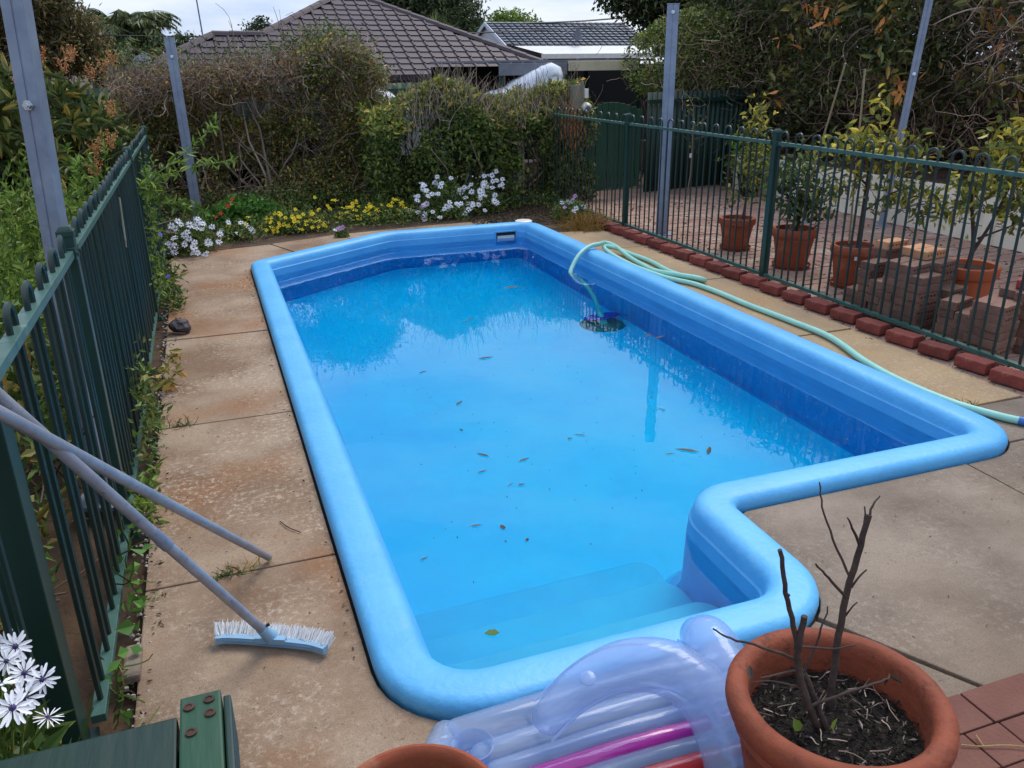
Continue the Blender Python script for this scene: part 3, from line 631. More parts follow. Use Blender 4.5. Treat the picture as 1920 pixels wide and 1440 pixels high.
corr('corrugated_fence', 'dark green sheet metal fence half hidden behind the dead twiggy hedge', (-3.2, 12.75), (2.5, 12.75), .0, 1.5, pitch=.18, amp=.016, parts=6)
corr('corrugated_fence', 'green sheet metal fence far behind the white cover and hedge', (2.3, 15.2), (4.6, 15.2), .0, 1.45, pitch=.18, amp=.016, parts=3, m='gate_green')
corr('creeper_fence', 'brown sheet metal fence in the shade behind the dead creepers', (8.9, 11.5), (8.9, 1.0), .45, 1.45, pitch=.18, amp=.016, parts=5, m='bark_dark')

t = thing('picket_gate', 'green timber picket gate with a curved top beside the meter post', 'gate', (4.70, 10.36, 0), math.atan2(.22, 1.08))
for i in range(11):
    x = .045 + i * .098; h = 1.13 + .12 * math.sin(PI * (i + .5) / 11)
    mb = MB(); s_ = .042; mb.prism([(x - s_, 0), (x + s_, 0), (x + s_, .018), (x - s_, .018)], .1 + .012 * (i % 3), h); mb.build('picket', K['gate_green'], t, bevel=.003)
for z in (.3, .95):
    mb = MB(); mb.box((.53, .04, z), (1.05, .04, .08)); mb.build('rail', K['gate_green'], t)

t = thing('meter_post', 'weathered double timber post carrying a white box and round lamp', 'post', (4.63, 10.3, 0))
mb = MB(); mb.box((0, 0, .74), (.14, .045, 1.48)); mb.build('board', K['wood_grey'], t, bevel=.004)
mb = MB(); mb.box((.088, .01, .76), (.03, .06, 1.52)); mb.build('board', K['wood_grey'], t, bevel=.004)
mb = MB(); mb.box((.128, -.03, 1.375), (.048, .05, .115)); mb.build('switch_box', K['white'], t, bevel=.006)
mb = MB(); mb.tube([(.128, -.02, 1.21), (.128, -.06, 1.2), (.128, -.085, 1.19)], [.062, .066, .05], 20); l_ = mb.build('lamp', K['white'], t, smooth=True, ang=50)
mb = MB(); mb.tube([(.128, -.086, 1.19), (.128, -.092, 1.188)], .034, 16); mb.build('lens', K['zinc'], l_)

t = thing('carport', 'open carport with a grey gutter and a cream painted fascia beyond the gate', 'carport', (5.3, 12.2, 0))
for x0, x1, z, h, mm in ((4.25, 5.32, 1.665, .17, 'zinc'), (5.34, 6.5, 1.70, .14, 'cream_paint')):
    mb = MB(); mb.box(((x0 + x1) / 2 - 5.3, 0, z), (x1 - x0, .06, h)); mb.build('gutter' if mm == 'zinc' else 'fascia', K[mm], t, bevel=.006)
mb = MB(); mb.box((.15, 1.7, 1.775), (2.7, 3.4, .03)); mb.build('roof', K['zinc'], t)
for x, y in ((5.33, .05), (5.75, .8), (6.05, .9), (6.55, .05), (4.3, .05)):
    mb = MB(); mb.box((x - 5.3, y, .86), (.06, .06, 1.72)); mb.build('post', K['fgreen_dark'], t)
mb = MB(); mb.box((1.6, 3.3, .85), (5.6, .06, 1.7)); mb.build('back_wall', K['black'], t)  # black colour stands in for the shade of the carport interior

# ------------------------------------------------------------------ houses
t = thing('tiled_house', 'house with a big brown hipped tile roof beyond the hedges', 'house', (3.7, 21, 0))
HO = Vector((3.7, 21, 0)); PT = math.tan(R_(24.4))
def rp(x, y): return Vector((x, y, 1.8 + PT * (y - 21))) - HO
face = [(-1.52, 20.35), (9.05, 20.35), (4.29, 25.1), (1.72, 22.5), (.62, 22.5)]
mb = MB(); mb.add([rp(x, y) - Vector((0, 0, .05)) for x, y in face], [(0, 1, 2, 3, 4)])
A = rp(4.29, 25.1)
mb.add([rp(9.05, 20.35) - Vector((0, 0, .05)), Vector((9.05, 34, rp(0, 20.35).z)) - Vector((3.7, 21, .05)), Vector((4.29, 34, A.z)) - Vector((3.7, 21, .05)), A - Vector((0, 0, .05))], [(0, 1, 2, 3)])
mb.add([rp(1.72, 22.5), A, Vector((4.29, 34, A.z)) - Vector((3.7, 21, 0)), Vector((-.5, 34, 1.5)) - Vector((3.7, 21, 0)), rp(.62, 22.5), Vector((-1.5, 26, 1.5)) - Vector((3.7, 21, 0)), rp(-1.52, 20.35)], [(0, 1, 2, 3), (0, 3, 5, 4), (4, 5, 6)])
slope = mb.build('roof', K['tile_brown'], t)
# interlocking tiles: flat pan, raised rib on one side, thick front edge
TW, TL = .315, .345; cs, sn = math.cos(R_(24.4)), math.sin(R_(24.4))
mb = MB()
pr = [(-TW / 2, .012), (-TW / 2 + .02, .034), (-TW / 2 + .05, .034), (-TW / 2 + .065, .01), (TW / 2 - .03, .008), (TW / 2 - .015, .0), (TW / 2, .0)]
vs = []
for yy, lift in ((-TL / 2 - .02, .026), (TL / 2, .0)):
    for x, z in pr: vs.append((x, yy * cs - (z + lift) * sn, yy * sn + (z + lift) * cs))
n7 = len(pr)
for x, z in pr: vs.append((x, (-TL / 2 - .02) * cs + .018 * sn, (-TL / 2 - .02) * sn - .018 * cs))
mb.add(vs, [(i, i + 1, n7 + i + 1, n7 + i) for i in range(n7 - 1)] + [(2 * n7 + i, 2 * n7 + i + 1, i + 1, i) for i in range(n7 - 1)])
tm = mb.mesh('tile', K['tile_brown'])
row = 0; yy = 20.35 + TL * cs / 2; tiles = []
while yy < 25:
    xa = -1.52 + (yy - 20.35) if yy < 22.5 else (1.72 + (yy - 22.5)); xb = 9.05 - (yy - 20.35)
    if yy < 22.5: xa = -1.52 + (yy - 20.35)
    i0 = math.floor((xa + 6) / TW)
    for i in range(i0, math.ceil((xb + 6) / TW) + 1):
        x = -6 + (i + .5) * TW
        if x - TW * .3 < xa or x + TW * .3 > xb: continue
        tiles.append((x, yy))
    yy += TL * cs * .94; row += 1
tiles.sort(key=lambda p: p[0] ** 2 + p[1] ** 2)
def tile_at(p): v = rp(*p); return (v.x, v.y, v.z - .02)
near = [p for p in tiles if p[1] > 20.6]; rest = [p for p in tiles if p[1] <= 20.6] + near[300:]
for p in near[:300]: link('tile', tm, slope, tile_at(p), (0, 0, random.uniform(-.006, .006)))
if rest:
    mb = MB(); tv = [v.co.copy() for v in tm.vertices]; tf = [tuple(f.vertices) for f in tm.polygons]
    for p in rest: q = Vector(tile_at(p)); mb.add([v + q for v in tv], tf)
    mb.build('tiles', K['tile_brown'], slope, kind='stuff')
def ridge(a, b, n):
    for i in range(n):
        p, q = a.lerp(b, i / n), a.lerp(b, (i + 1.06) / n); mb = MB(); d = (q - p); sd = d.cross(Vector((0, 0, 1))).normalized() * .13
        up = Vector((0, 0, .055)); lo = Vector((0, 0, -.03))
        mb.add([p + sd + lo, p + sd * .6 + up * .8, p + up * 1.35, p - sd * .6 + up * .8, p - sd + lo] + [v + d * 1.0 - Vector((0, 0, .012)) for v in [p + sd + lo, p + sd * .6 + up * .8, p + up * 1.35, p - sd * .6 + up * .8, p - sd + lo]], [(j, j + 1, j + 6, j + 5) for j in range(4)] + [(4, 3, 2, 1, 0), (5, 6, 7, 8, 9)])
        mb.build('ridge_tile', K['ridge_brown'], slope, smooth=True, ang=30)
ridge(rp(9.05, 20.35), A, 16); ridge(rp(1.72, 22.5), A, 9); ridge(rp(-1.52, 20.35), rp(.62, 22.5), 8); ridge(rp(.62, 22.5), rp(1.80, 22.5), 3); ridge(Vector((4.29, 34, A.z)) - Vector((3.7, 21, 0)), A, 12)
mb = MB(); mb.box((.07, 6.6, .62), (9.4, 13, 1.24)); mb.build('wall', K['wallbrick'], t)
mb = MB(); mb.box((.065, -.66, 1.47), (10.5, .1, .12)); mb.build('gutter', K['ridge_brown'], t)
for x in (-2.5, 1.2, 3.6):
    mb = MB(); mb.box((x, .085, .75), (1.3, .04, .8)); f_ = mb.build('window', K['white'], t)
    mb = MB(); mb.box((x, .06, .75), (1.16, .01, .66)); mb.build('pane', K['black'], f_)
mb = MB(); mb.tube([(.45 - 3.7, 2.0, 1.4), (.33 - 3.7, 2.0, 4.5)], [.022, .016], 6); mb.build('antenna_mast', K['zinc'], t)
mb = MB(); mb.tube([(-1.05 - 3.7 + .02, 1.7, 1.8), (-1.05 - 3.7, 1.66, 1.82)], [.26, .25], 20); mb.build('satellite_dish', K['zinc'], t)

t = thing('white_house', 'white gabled house with a grey tiled roof and white patio awning far behind', 'house', (13, 32, 0))
HW = Vector((13, 32, 0))
def w2(x, y, z): return Vector((x, y, z)) - HW
mb = MB(); mb.add([w2(11.4, 31.7, 0), w2(11.4, 36.4, 0), w2(11.4, 36.4, 2.34), w2(11.4, 34, 3.2), w2(11.4, 31.7, 2.34)], [(0, 4, 3, 2, 1)])
mb.add([w2(11.41, 32, 0), w2(17, 32, 0), w2(17, 32, 2.3), w2(11.41, 32, 2.3)], [(0, 1, 2, 3)]); mb.build('wall', K['wallwhite'], t)
RA, RB, RC, RD = Vector((11.28, 34, 3.27)), Vector((17.4, 34, 3.28)), Vector((11.32, 31.6, 2.37)), Vector((17.5, 31.6, 2.34))
mb = MB(); mb.add([w2(*RC), w2(*RD), w2(*RB), w2(*RA), w2(17, 37, 2.2), w2(11.28, 36.6, 2.32)], [(0, 1, 2, 3), (3, 2, 4, 5)]); rf = mb.build('roof', K['tile_grey'], t)
mb = MB()
for i in range(9):
    a, b = RC.lerp(RA, i / 9), RD.lerp(RB, i / 9); a2, b2 = RC.lerp(RA, (i + 1) / 9), RD.lerp(RB, (i + 1) / 9); k = 22
    for j in range(k):
        p, q = a.lerp(b, j / k), a.lerp(b, (j + .72) / k); p2, q2 = a2.lerp(b2, j / k), a2.lerp(b2, (j + .72) / k); u = Vector((0, -.03, .07))
        mb.add([w2(*(v + o)) for v, o in ((p, u), (q, u), (q2, u * .3), (p2, u * .3), (p, u * 0), (q, u * 0))], [(0, 1, 2, 3), (4, 5, 1, 0)])
mb.build('tiles', K['tile_grey'], rf, kind='stuff')
mb = MB(); mb.bar(w2(11.28, 31.55, 2.31), w2(11.26, 34, 3.22), .05, .14); mb.bar(w2(11.26, 34, 3.22), w2(11.28, 36.6, 2.3), .05, .14); mb.build('barge_board', K['wallwhite'], t)
mb = MB(); mb.add([w2(11.6, 31.6, 2.36), w2(17.5, 31.6, 2.34), w2(17.0, 29.2, 2.03), w2(11.9, 29.2, 2.03)], [(0, 3, 2, 1)]); mb.box(w2(14.4, 29.15, 1.96), (5.3, .08, .16)); mb.build('patio_awning', K['white'], t)
for i in range(5): mb = MB(); mb.tube([w2(11.95 + i * 1.2, 29.2, 0), w2(11.95 + i * 1.2, 29.2, 1.9)], .05, 6); mb.build('awning_post', K['white'], t)
mb = MB(); mb.box(w2(14.3, 31.3, 1.0), (5, .1, 2)); mb.build('back_wall', K['wallbrick'], t)
mb = MB(); mb.tube([w2(14.3, 31.9, 2.5), w2(14.3, 31.8, 3.05)], .02, 5); mb.tube([w2(13.95, 31.85, 2.85), w2(13.5, 31.7, 2.72)], .02, 5); mb.tube([w2(14.18, 31.5, 2.62), w2(14.12, 31.3, 3.02), w2(14.1, 31.25, 3.05)], [.2, .05, .01], 12); mb.build('satellite_dish', K['tile_grey'], t)

# overhead wires
for k_, (a, b, lb) in enumerate((((-6, 30, 3.80), (16, 31, 4.35), 'upper dark power line crossing the cloudy sky'), ((-6, 30, 2.76), (16, 31, 3.05), 'lower dark power line crossing the cloudy sky behind the palm'), ((9, 24, 2.8), (18, 26, 3.9), 'thin cable sloping up to the dark tree at the right'))):
    mb = MB(); a, b = Vector(a), Vector(b); mb.tube([a.lerp(b, i / 8) - Vector((0, 0, .25 * math.sin(PI * i / 8))) for i in range(9)], .022, 4); tag(mb.build('power_line', K['black']), lb, 'power line')

# ------------------------------------------------------------------ hedges and creepers
def rnd_n(n, p=2.0): return RG.random(n) ** p
def vnoise(P, s, seed=0.0):
    return np.array([noise.noise(Vector((p[0] * s + seed, p[1] * s, p[2] * s))) for p in P])
def lerp1(x, xs, ys): return np.interp(x, xs, ys)

# dead twiggy hedge at the far left
t = thing('twiggy_hedge', 'wide brown hedge of bare tangled twigs before the brown tiled roof', 'hedge', (.9, 11.6, 0))
HX = [-.9, .4, 1.33, 1.7, 2.1, 2.3, 2.6]; HZ = [1.68, 1.76, 1.9, 2.06, 1.95, 1.72, 1.5]
def hedge_pts(n, x0, x1, y0, y1, fz, pz=1.0, thick=None):
    x = RG.uniform(x0, x1, n); zt = lerp1(x, *fz); z = zt * RG.random(n) ** pz; d = RG.random(n) ** 1.6
    y = y0 + (y1 - y0) * d
    rd = np.clip((z / zt - .82) / .18, 0, 1); y = y + rd * .3
    return np.stack([x, y, z], 1)
def recess(P):
    zt = lerp1(P[:, 0], HX, HZ); r = np.clip((zt - .32 - P[:, 2]) / .12, 0, 1) * np.clip((P[:, 2] - .25) / .25, 0, 1) * np.clip((1.45 - P[:, 0]) / .3, .25, 1)
    P = P.copy(); P[:, 1] += .62 * r - .25 * np.clip((P[:, 2] - zt + .4) / .3, 0, 1); return P
P = recess(hedge_pts(2300, -.9, 2.35, 11.25, 12.5, (HX, HZ), .8))
def gaps(P): return np.minimum.reduce([np.hypot((P[:, 0] - a) / c, (P[:, 2] - b) / d) for a, b, c, d in ((.72, 1.22, .30, .16), (1.55, 1.1, .14, .3), (-.25, .55, .3, .28), (1.35, .72, .22, .16), (.5, .35, .25, .2))])
P = P[gaps(P) > RG.uniform(.6, 1.2, len(P))]; nP = len(P); D = rdir(nP, .1); D[:, 1] *= .6
tw = tube_obj('twigs', walks(P - [.9, 11.6, 0], nrm(D), RG.uniform(.04, .11, nP), 7, .45), RG.uniform(.003, .008, nP), .0015, K['dead'], t, kind='stuff')
P = recess(hedge_pts(420, -.8, 2.3, 11.15, 11.5, (HX, HZ), .8)); Wf = walks(P - [.9, 11.6, 0], rdir(420, .2) * [1, .35, 1], RG.uniform(.05, .12, 420), 8, .4); tube_obj('front_twigs', Wf, RG.uniform(.004, .008, 420), .002, K['greytwig'], t, 4, kind='stuff')
P = np.stack([RG.uniform(-.6, 2.3, 46), RG.uniform(11.4, 12.2, 46), np.zeros(46)], 1) - [.9, 11.6, 0]
tube_obj('branches', walks(P, rdir(46, 1.6), RG.uniform(.14, .24, 46), 9, .28, .12), RG.uniform(.012, .026, 46), .004, K['greytwig'], t, 5)
# dense matted top of fine dry twigs
P = np.stack([RG.uniform(-.9, 2.35, 4200), RG.uniform(10.95, 12.5, 4200), np.zeros(4200)], 1); P[:, 2] = lerp1(P[:, 0], HX, HZ) - RG.random(4200) ** 1.8 * .34 + .02 - .25 * np.clip(11.3 - P[:, 1], 0, 1)
tube_obj('matted_twigs', walks(P - [.9, 11.6, 0], rdir(4200, .1), RG.uniform(.02, .06, 4200), 6, .6), .0035, .0015, K['greytwig'], t, kind='stuff')
P = recess(hedge_pts(40000, -.9, 2.4, 11.2, 12.4, (HX, HZ), .75)); nz = vnoise(P, 1.7); keep = (nz > RG.uniform(-.45, .4, len(P)) - .1 * (P[:, 2] > 1.5)) & (gaps(P) > 1); P = P[keep]
leaf_obj('foliage', P - [.9, 11.6, 0], rdir(len(P), -.1), RG.uniform(.035, .07, len(P)), RG.uniform(.02, .04, len(P)), K['l_brown'], t, kind='stuff')
P = P[(P[:, 2] < 1.25) | (P[:, 0] > 1.3)]; P = np.repeat(P, 2, 0) + RG.normal(size=(len(P) * 2, 3)) * .06 - [0, .06, 0]
leaf_obj('green_foliage', P - [.9, 11.6, 0], rdir(len(P), -.1), RG.uniform(.035, .06, len(P)), RG.uniform(.02, .035, len(P)), K['l_hedge'], t, kind='stuff')
for (cx, cz, r, nn) in ((1.72, 2.05, .2, 900), (1.25, 1.86, .25, 800), (.6, 1.72, .3, 700), (-.4, 1.66, .35, 1300), (2.05, 1.7, .2, 600)):
    P = RG.normal(size=(nn, 3)) * [r, .15, r * .5] + [cx, 11.6, cz]
    leaf_obj('top_foliage', P - [.9, 11.6, 0], rdir(nn, .3), .05, .026, K['l_ground'], t, kind='stuff')

# green hedge grown through the far fence
t = thing('green_hedge', 'green leafy hedge with a grey twiggy top growing through the far pool fence', 'hedge', (3.4, 10.7, 0))
GX = [2.0, 2.5, 2.9, 3.3, 3.5, 3.9, 4.3, 4.78, 4.95]; GZ = [1.25, 1.3, 1.55, 1.52, 1.3, 1.32, 1.42, 1.46, 1.1]
P = hedge_pts(64000, 1.95, 4.88, 10.2, 11.3, (GX, GZ), .8)
P[:, 2] *= 1 + .13 * vnoise(P * [1, 1, 0], 2.6, 8); P[:, 1] -= .12 * vnoise(P * [1, 0, 1], 2.0, 17); g1 = vnoise(P[:, :] * [1, .3, 1], 2.3, 5) * 1.3; low = (P[:, 2] < .5) & (P[:, 0] > 2.9) & (P[:, 0] < 4.35)
hole1 = (np.hypot((P[:, 0] - 4.0) / .16, (P[:, 2] - .66) / .26) < 1)
keep = (g1 > RG.uniform(-.6, .25, len(P)) ) & ~(low & (RG.random(len(P)) < .8)) & ~hole1; P = P[keep]
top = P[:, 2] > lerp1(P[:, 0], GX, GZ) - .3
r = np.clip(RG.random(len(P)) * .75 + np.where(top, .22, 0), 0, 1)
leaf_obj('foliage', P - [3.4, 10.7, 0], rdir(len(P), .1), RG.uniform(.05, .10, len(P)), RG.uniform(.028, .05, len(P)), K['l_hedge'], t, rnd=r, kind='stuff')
P = np.stack([RG.uniform(2.4, 4.72, 900), RG.uniform(10.2, 11.0, 900), np.zeros(900)], 1); P[:, 2] = lerp1(P[:, 0], GX, GZ) - RG.uniform(.22, .6, 900)
tube_obj('bare_twigs', walks(P - [3.4, 10.7, 0], rdir(900, 2.6), RG.uniform(.05, .11, 900), 7, .2, .12), RG.uniform(.003, .007, 900), .002, K['greytwig'], t, kind='stuff')
P = np.stack([RG.uniform(2.2, 4.7, 40), RG.uniform(10.5, 11.0, 40), np.zeros(40)], 1) - [3.4, 10.7, 0]
tube_obj('branches', walks(P, rdir(40, 1.8), RG.uniform(.12, .18, 40), 8, .3, .1), RG.uniform(.012, .024, 40), .005, K['greytwig'], t, 5)
P = RG.normal(size=(260, 3)) * [.09, .05, .13] + [4.52, 10.1, 1.0]; D = rdir(260, -2.2)
leaf_obj('dead_sprig', P - [3.4, 10.7, 0], D, RG.uniform(.06, .11, 260), .016, K['l_orange'], t, kind='stuff', rnd=RG.random(260) * .35)

# white cover draped behind the hedge
mb = MB(); nx, ny = 64, 10
prof = ([2.2, 2.42, 2.6, 2.85, 3.0, 3.3, 3.7, 4.1, 4.5, 4.8, 5.0, 5.12], [1.1, 1.46, 1.40, 1.16, 1.22, 1.18, 1.22, 1.34, 1.52, 1.66, 1.74, 1.70])
vs = []
for j in range(ny + 1):
    for i in range(nx + 1):
        x = 2.2 + 2.92 * i / nx; h = float(np.interp(x, *prof)); q = j / ny
        w_ = .05 * noise.noise(Vector((x * 5, q * 3, 1))) + .03 * noise.noise(Vector((x * 13, q * 2, 4)))
        dr = (h - .25) if x < 4.2 else max(.28, (h - .25) * (1 - (x - 4.2) * 1.1))
        vs.append((x, 11.95 - .15 * q + w_ + .3 * (1 - min(1, q * 6)), h - dr * max(0, q - .08) + w_ * .6))
mb.add(vs, [(j * (nx + 1) + i, j * (nx + 1) + i + 1, (j + 1) * (nx + 1) + i + 1, (j + 1) * (nx + 1) + i) for j in range(ny) for i in range(nx)])
o = mb.build('white_cover', K['sheet'], smooth=True, ang=80); tag(o, 'crumpled white cover sheet draped behind the green hedge up to the carport gutter', 'cover sheet'); sm = o.modifiers.new('t', 'SOLIDIFY'); sm.thickness = .004
mb = MB(); mb.box((4.02, 10.9, .5), (.2, .12, 1.0)); tag(mb.build('concrete_post', K['cream'], bevel=.006), 'pale grey concrete post standing inside the green hedge', 'post')
mb = MB(); mb.box((3.55, 11.4, .1), (.9, .3, .2)); mb.box((3.4, 11.25, .25), (.45, .3, .06)); tag(mb.build('garden_step', K['cream'], bevel=.006), 'pale stone blocks glimpsed under the hedge behind the white daisies', 'stone blocks')

# creeper wall on the right
t = thing('creeper_hedge', 'tall dark wall of creepers, tangled twigs and browning leaves above the cream wall', 'hedge', (8.0, 7, .4))
O = np.array([8.0, 7, .4])
def ctop(y): return np.interp(y, [1, 4, 6, 7.4, 8.2, 9.2, 11, 13], [3.7, 3.6, 3.5, 3.3, 3.1, 3.5, 3.5, 3.1])
def cpts(n, y0, y1, d=1.0, zlo=.5, pz=1.0):
    y = RG.uniform(y0, y1, n); z = zlo + (ctop(y) - zlo) * RG.random(n) ** pz
    x = 7.62 + RG.random(n) ** 1.5 * d + .25 * np.clip((1.25 - z) / .8, 0, 1) - .22 * np.clip((z - 1.3) / 1.2, 0, 1); x += .22 * np.array([noise.noise(Vector((a * 1.1, b * 1.3, 0))) for a, b in zip(y, z)])
    return np.stack([x, y, z], 1)
P = cpts(76000, 1.5, 12.6, 1.3); nz = vnoise(P, 1.1, 3); dens = np.interp(P[:, 1], [2, 5.8, 7, 8.5, 12], [-.42, -.3, .0, .2, .5]); low = P[:, 2] < 1.25
keep = (nz + dens - np.where(low, .35, 0)) > RG.uniform(-.35, .35, len(P)); P = P[keep]
leaf_obj('foliage', P - O, rdir(len(P), -.25), RG.uniform(.06, .125, len(P)), RG.uniform(.032, .06, len(P)), K['l_vine'], t, rnd=np.clip(RG.random(len(P)) * .7 + vnoise(P, .9, 9) * .35 + np.interp(P[:, 1], [5, 9.5], [.25, -.12]), 0, 1), kind='stuff')
P = cpts(2600, 5.4, 10.2, .35, 1.2); keep = vnoise(P, 1.5, 12) > .02; P = P[keep]
leaf_obj('big_leaves', P - O - [.1, 0, 0], rdir(len(P), -.3), RG.uniform(.12, .2, len(P)), RG.uniform(.05, .075, len(P)), K['l_vine'], t, six=True, rnd=np.clip(RG.random(len(P)) * .6 + .25 + vnoise(P, 2, 2) * .6, 0, 1), kind='stuff')
P = cpts(3800, 1.5, 11.5, 1.0); tube_obj('twigs', walks(P - O, rdir(len(P), -.1), RG.uniform(.05, .14, len(P)), 7, .42), RG.uniform(.003, .008, len(P)), .002, K['dead'], t, kind='stuff')
P = cpts(900, 2.5, 6.8, .5, 1.7); tube_obj('grey_twigs', walks(P - O - [.15, 0, 0], rdir(len(P), .2), RG.uniform(.06, .13, len(P)), 8, .38), RG.uniform(.005, .011, len(P)), .003, K['greytwig'], t, 4, kind='stuff')
P = np.stack([RG.uniform(8.1, 8.7, 24), RG.uniform(2, 10.5, 24), np.full(24, .4)], 1); Wb = walks(P - O, rdir(24, 2.2), RG.uniform(.2, .34, 24), 9, .2, .14); Wb[..., 0] = np.maximum(Wb[..., 0], -.05); tube_obj('branches', Wb, RG.uniform(.02, .04, 24), .008, K['dead'], t, 6)
# hedge overhanging the corrugated fence
t = thing('overhanging_hedge', 'rounded green hedge spilling over the corrugated green fence', 'hedge', (7.3, 11.4, 0))
P = RG.normal(size=(26000, 3)); P = nrm(P) * (RG.random((26000, 1)) ** .35) * [1.45, .85, .72] + [7.35, 11.55, 1.75]
P = P[(vnoise(P, 2.0, 21) > RG.uniform(-.5, .3, len(P))) & (P[:, 2] > .95)]
P[:, 2] += .12 * vnoise(P, 1.6, 30)
leaf_obj('foliage', P - [7.3, 11.4, 0], rdir(len(P), -.1), RG.uniform(.045, .08, len(P)), RG.uniform(.025, .04, len(P)), K['l_hedge'], t, rnd=RG.random(len(P)) * .8, kind='stuff')
P = RG.normal(size=(500, 3)) * [.7, .3, .35] + [7.3, 10.95, 1.6]; tube_obj('twigs', walks(P - [7.3, 11.4, 0], rdir(500, -.2), RG.uniform(.05, .1, 500), 7, .4), .004, .002, K['dead'], t, kind='stuff')
P = np.stack([RG.uniform(6.4, 8.2, 14), RG.uniform(11.2, 11.8, 14), np.zeros(14)], 1); tube_obj('stems', walks(P - [7.3, 11.4, 0], rdir(14, 2), .22, 8, .15, .1), .02, .008, K['dead'], t, 5)

# ------------------------------------------------------------------ trees
def crown(P0, n, rad, m, L, Wd, t, O, pw=.4, name='crown', up=0, thr=(-.5, .35), s=1.2, rnd=None, floor=None):
    P = nrm(RG.normal(size=(n, 3))) * (RG.random((n, 1)) ** pw) * np.array(rad) + np.array(P0)
    P = P[vnoise(P, s, P0[0]) > RG.uniform(thr[0], thr[1], n)]
    P = P + .15 * np.array(rad) * RG.normal(size=P.shape) * .5
    if floor: P = P[P[:, 2] > floor]
    r = np.clip(RG.random(len(P)) + vnoise(P, s * .8, 40) * .25, 0, 1) if rnd is None else RG.random(len(P)) * rnd
    return leaf_obj(name, P - np.array(O), rdir(len(P), up), RG.uniform(L * .7, L * 1.3, len(P)), RG.uniform(Wd * .7, Wd * 1.3, len(P)), m, t, rnd=r, kind='stuff')
def trunk(t, pts, r0, r1, m='bark', n=8):
    mb = MB(); p = smoothpath(pts, 4); k = len(p); mb.tube(p, [r0 + (r1 - r0) * i / (k - 1) for i in range(k)], n); return mb.build('trunk', K[m], t, smooth=True, ang=80)
def limbs(t, O, n, z0, spread, step, r, m='bark', k=8):
    P = np.zeros((n, 3)); P[:, 2] = z0 + RG.uniform(-.3, .3, n); D = rdir(n, .9) * [spread, spread, 1]
    tube_obj('limbs', walks(P, nrm(D), step, k, .22, .05), r, r * .25, K[m], t, 5)
for nm, lb, O, rads, m, L, n, tr in (
    ('gum_tree', 'loose olive-brown gum tree with hazy foliage at the top left', (-5.2, 30, 0), [((-5.2, 30, 3.0), (2.6, 2, 1.5), 26000), ((-3.5, 31, 2.5), (1.3, 1.5, 1.0), 12000), ((-4.3, 29, 3.7), (1.5, 1.5, .9), 9000)], 'l_euc', .2, 0, 1.6),
    ('dark_tree', 'dense dark green tree behind the fan palm, centre of the skyline', (9.8, 38, 0), [((10.2, 38, 3.6), (2.3, 2, 1.9), 22000), ((8.8, 38, 4.2), (1.3, 1.2, 1.2), 8000)], 'l_dark', .22, 0, 2),
    ('bushy_tree', 'pale green bushy tree just above the grey tiled roof', (15.2, 42, 0), [((15.3, 42, 3.2), (1.7, 1.2, 1.0), 8000), ((13.2, 42, 3.1), (.9, 1, .8), 4000)], 'l_bright', .2, 0, 2),
    ('overhanging_tree', 'big dark tree hanging over the white house at the top right', (10.4, 17.5, 0), [((11.2, 17.5, 3.6), (2.7, 2, 1.5), 30000), ((9.0, 16.8, 3.2), (1.0, 1.0, .7), 7000), ((9.9, 17.0, 2.4), (.8, .8, .7), 5000)], 'l_dark', .13, 0, 2.2),
    ('garden_tree', 'dark leafy tree above the creepers along the top right edge', (10.6, 10.5, 0), [((10.8, 10.5, 2.9), (1.5, 6.0, 2.0), 46000), ((10.4, 6.0, 2.8), (1.2, 3.5, 1.8), 20000)], 'l_dark', .11, 0, 2.4)):
    t = thing(nm, lb, 'tree', O); Oz = np.array(O)
    trunk(t, [(0, 0, 0), (.1, 0, tr * .5), (0, .1, tr), (.15, .1, tr + 1)], .17, .08)
    limbs(t, O, 9, tr, 1.4, .3, .06)
    for c_, rd_, n_ in rads: crown(c_, n_, rd_, K[m], L, L * (.28 if m == 'l_euc' else .45), t, O, up=-.3 if m == 'l_euc' else 0, s=.9 if m == 'l_euc' else 1.1, thr=(-.45, .4) if m == 'l_euc' else (-.6, .35))
for lb, O, rad, n in (('small dark shrub showing above the left ridge of the brown roof', (2.2, 30, 0), (.5, .4, .35), 900), ('small green shrub behind the left hip of the brown roof', (-.05, 28, 0), (.55, .4, .5), 1500), ('low shrub beside the palm at the left hip of the brown roof', (-.8, 30, 0), (.5, .4, .5), 1200)):
    t = thing('garden_shrub', lb, 'shrub', O); z = {0: 2.75}.get(0); z = 2.95 if O[0] > 1 else 2.2
    trunk(t, [(0, 0, 0), (.05, 0, 1.2), (0, 0, z)], .06, .03); crown((O[0], O[1], z), n, rad, K['l_dark'], .12, .06, t, O)

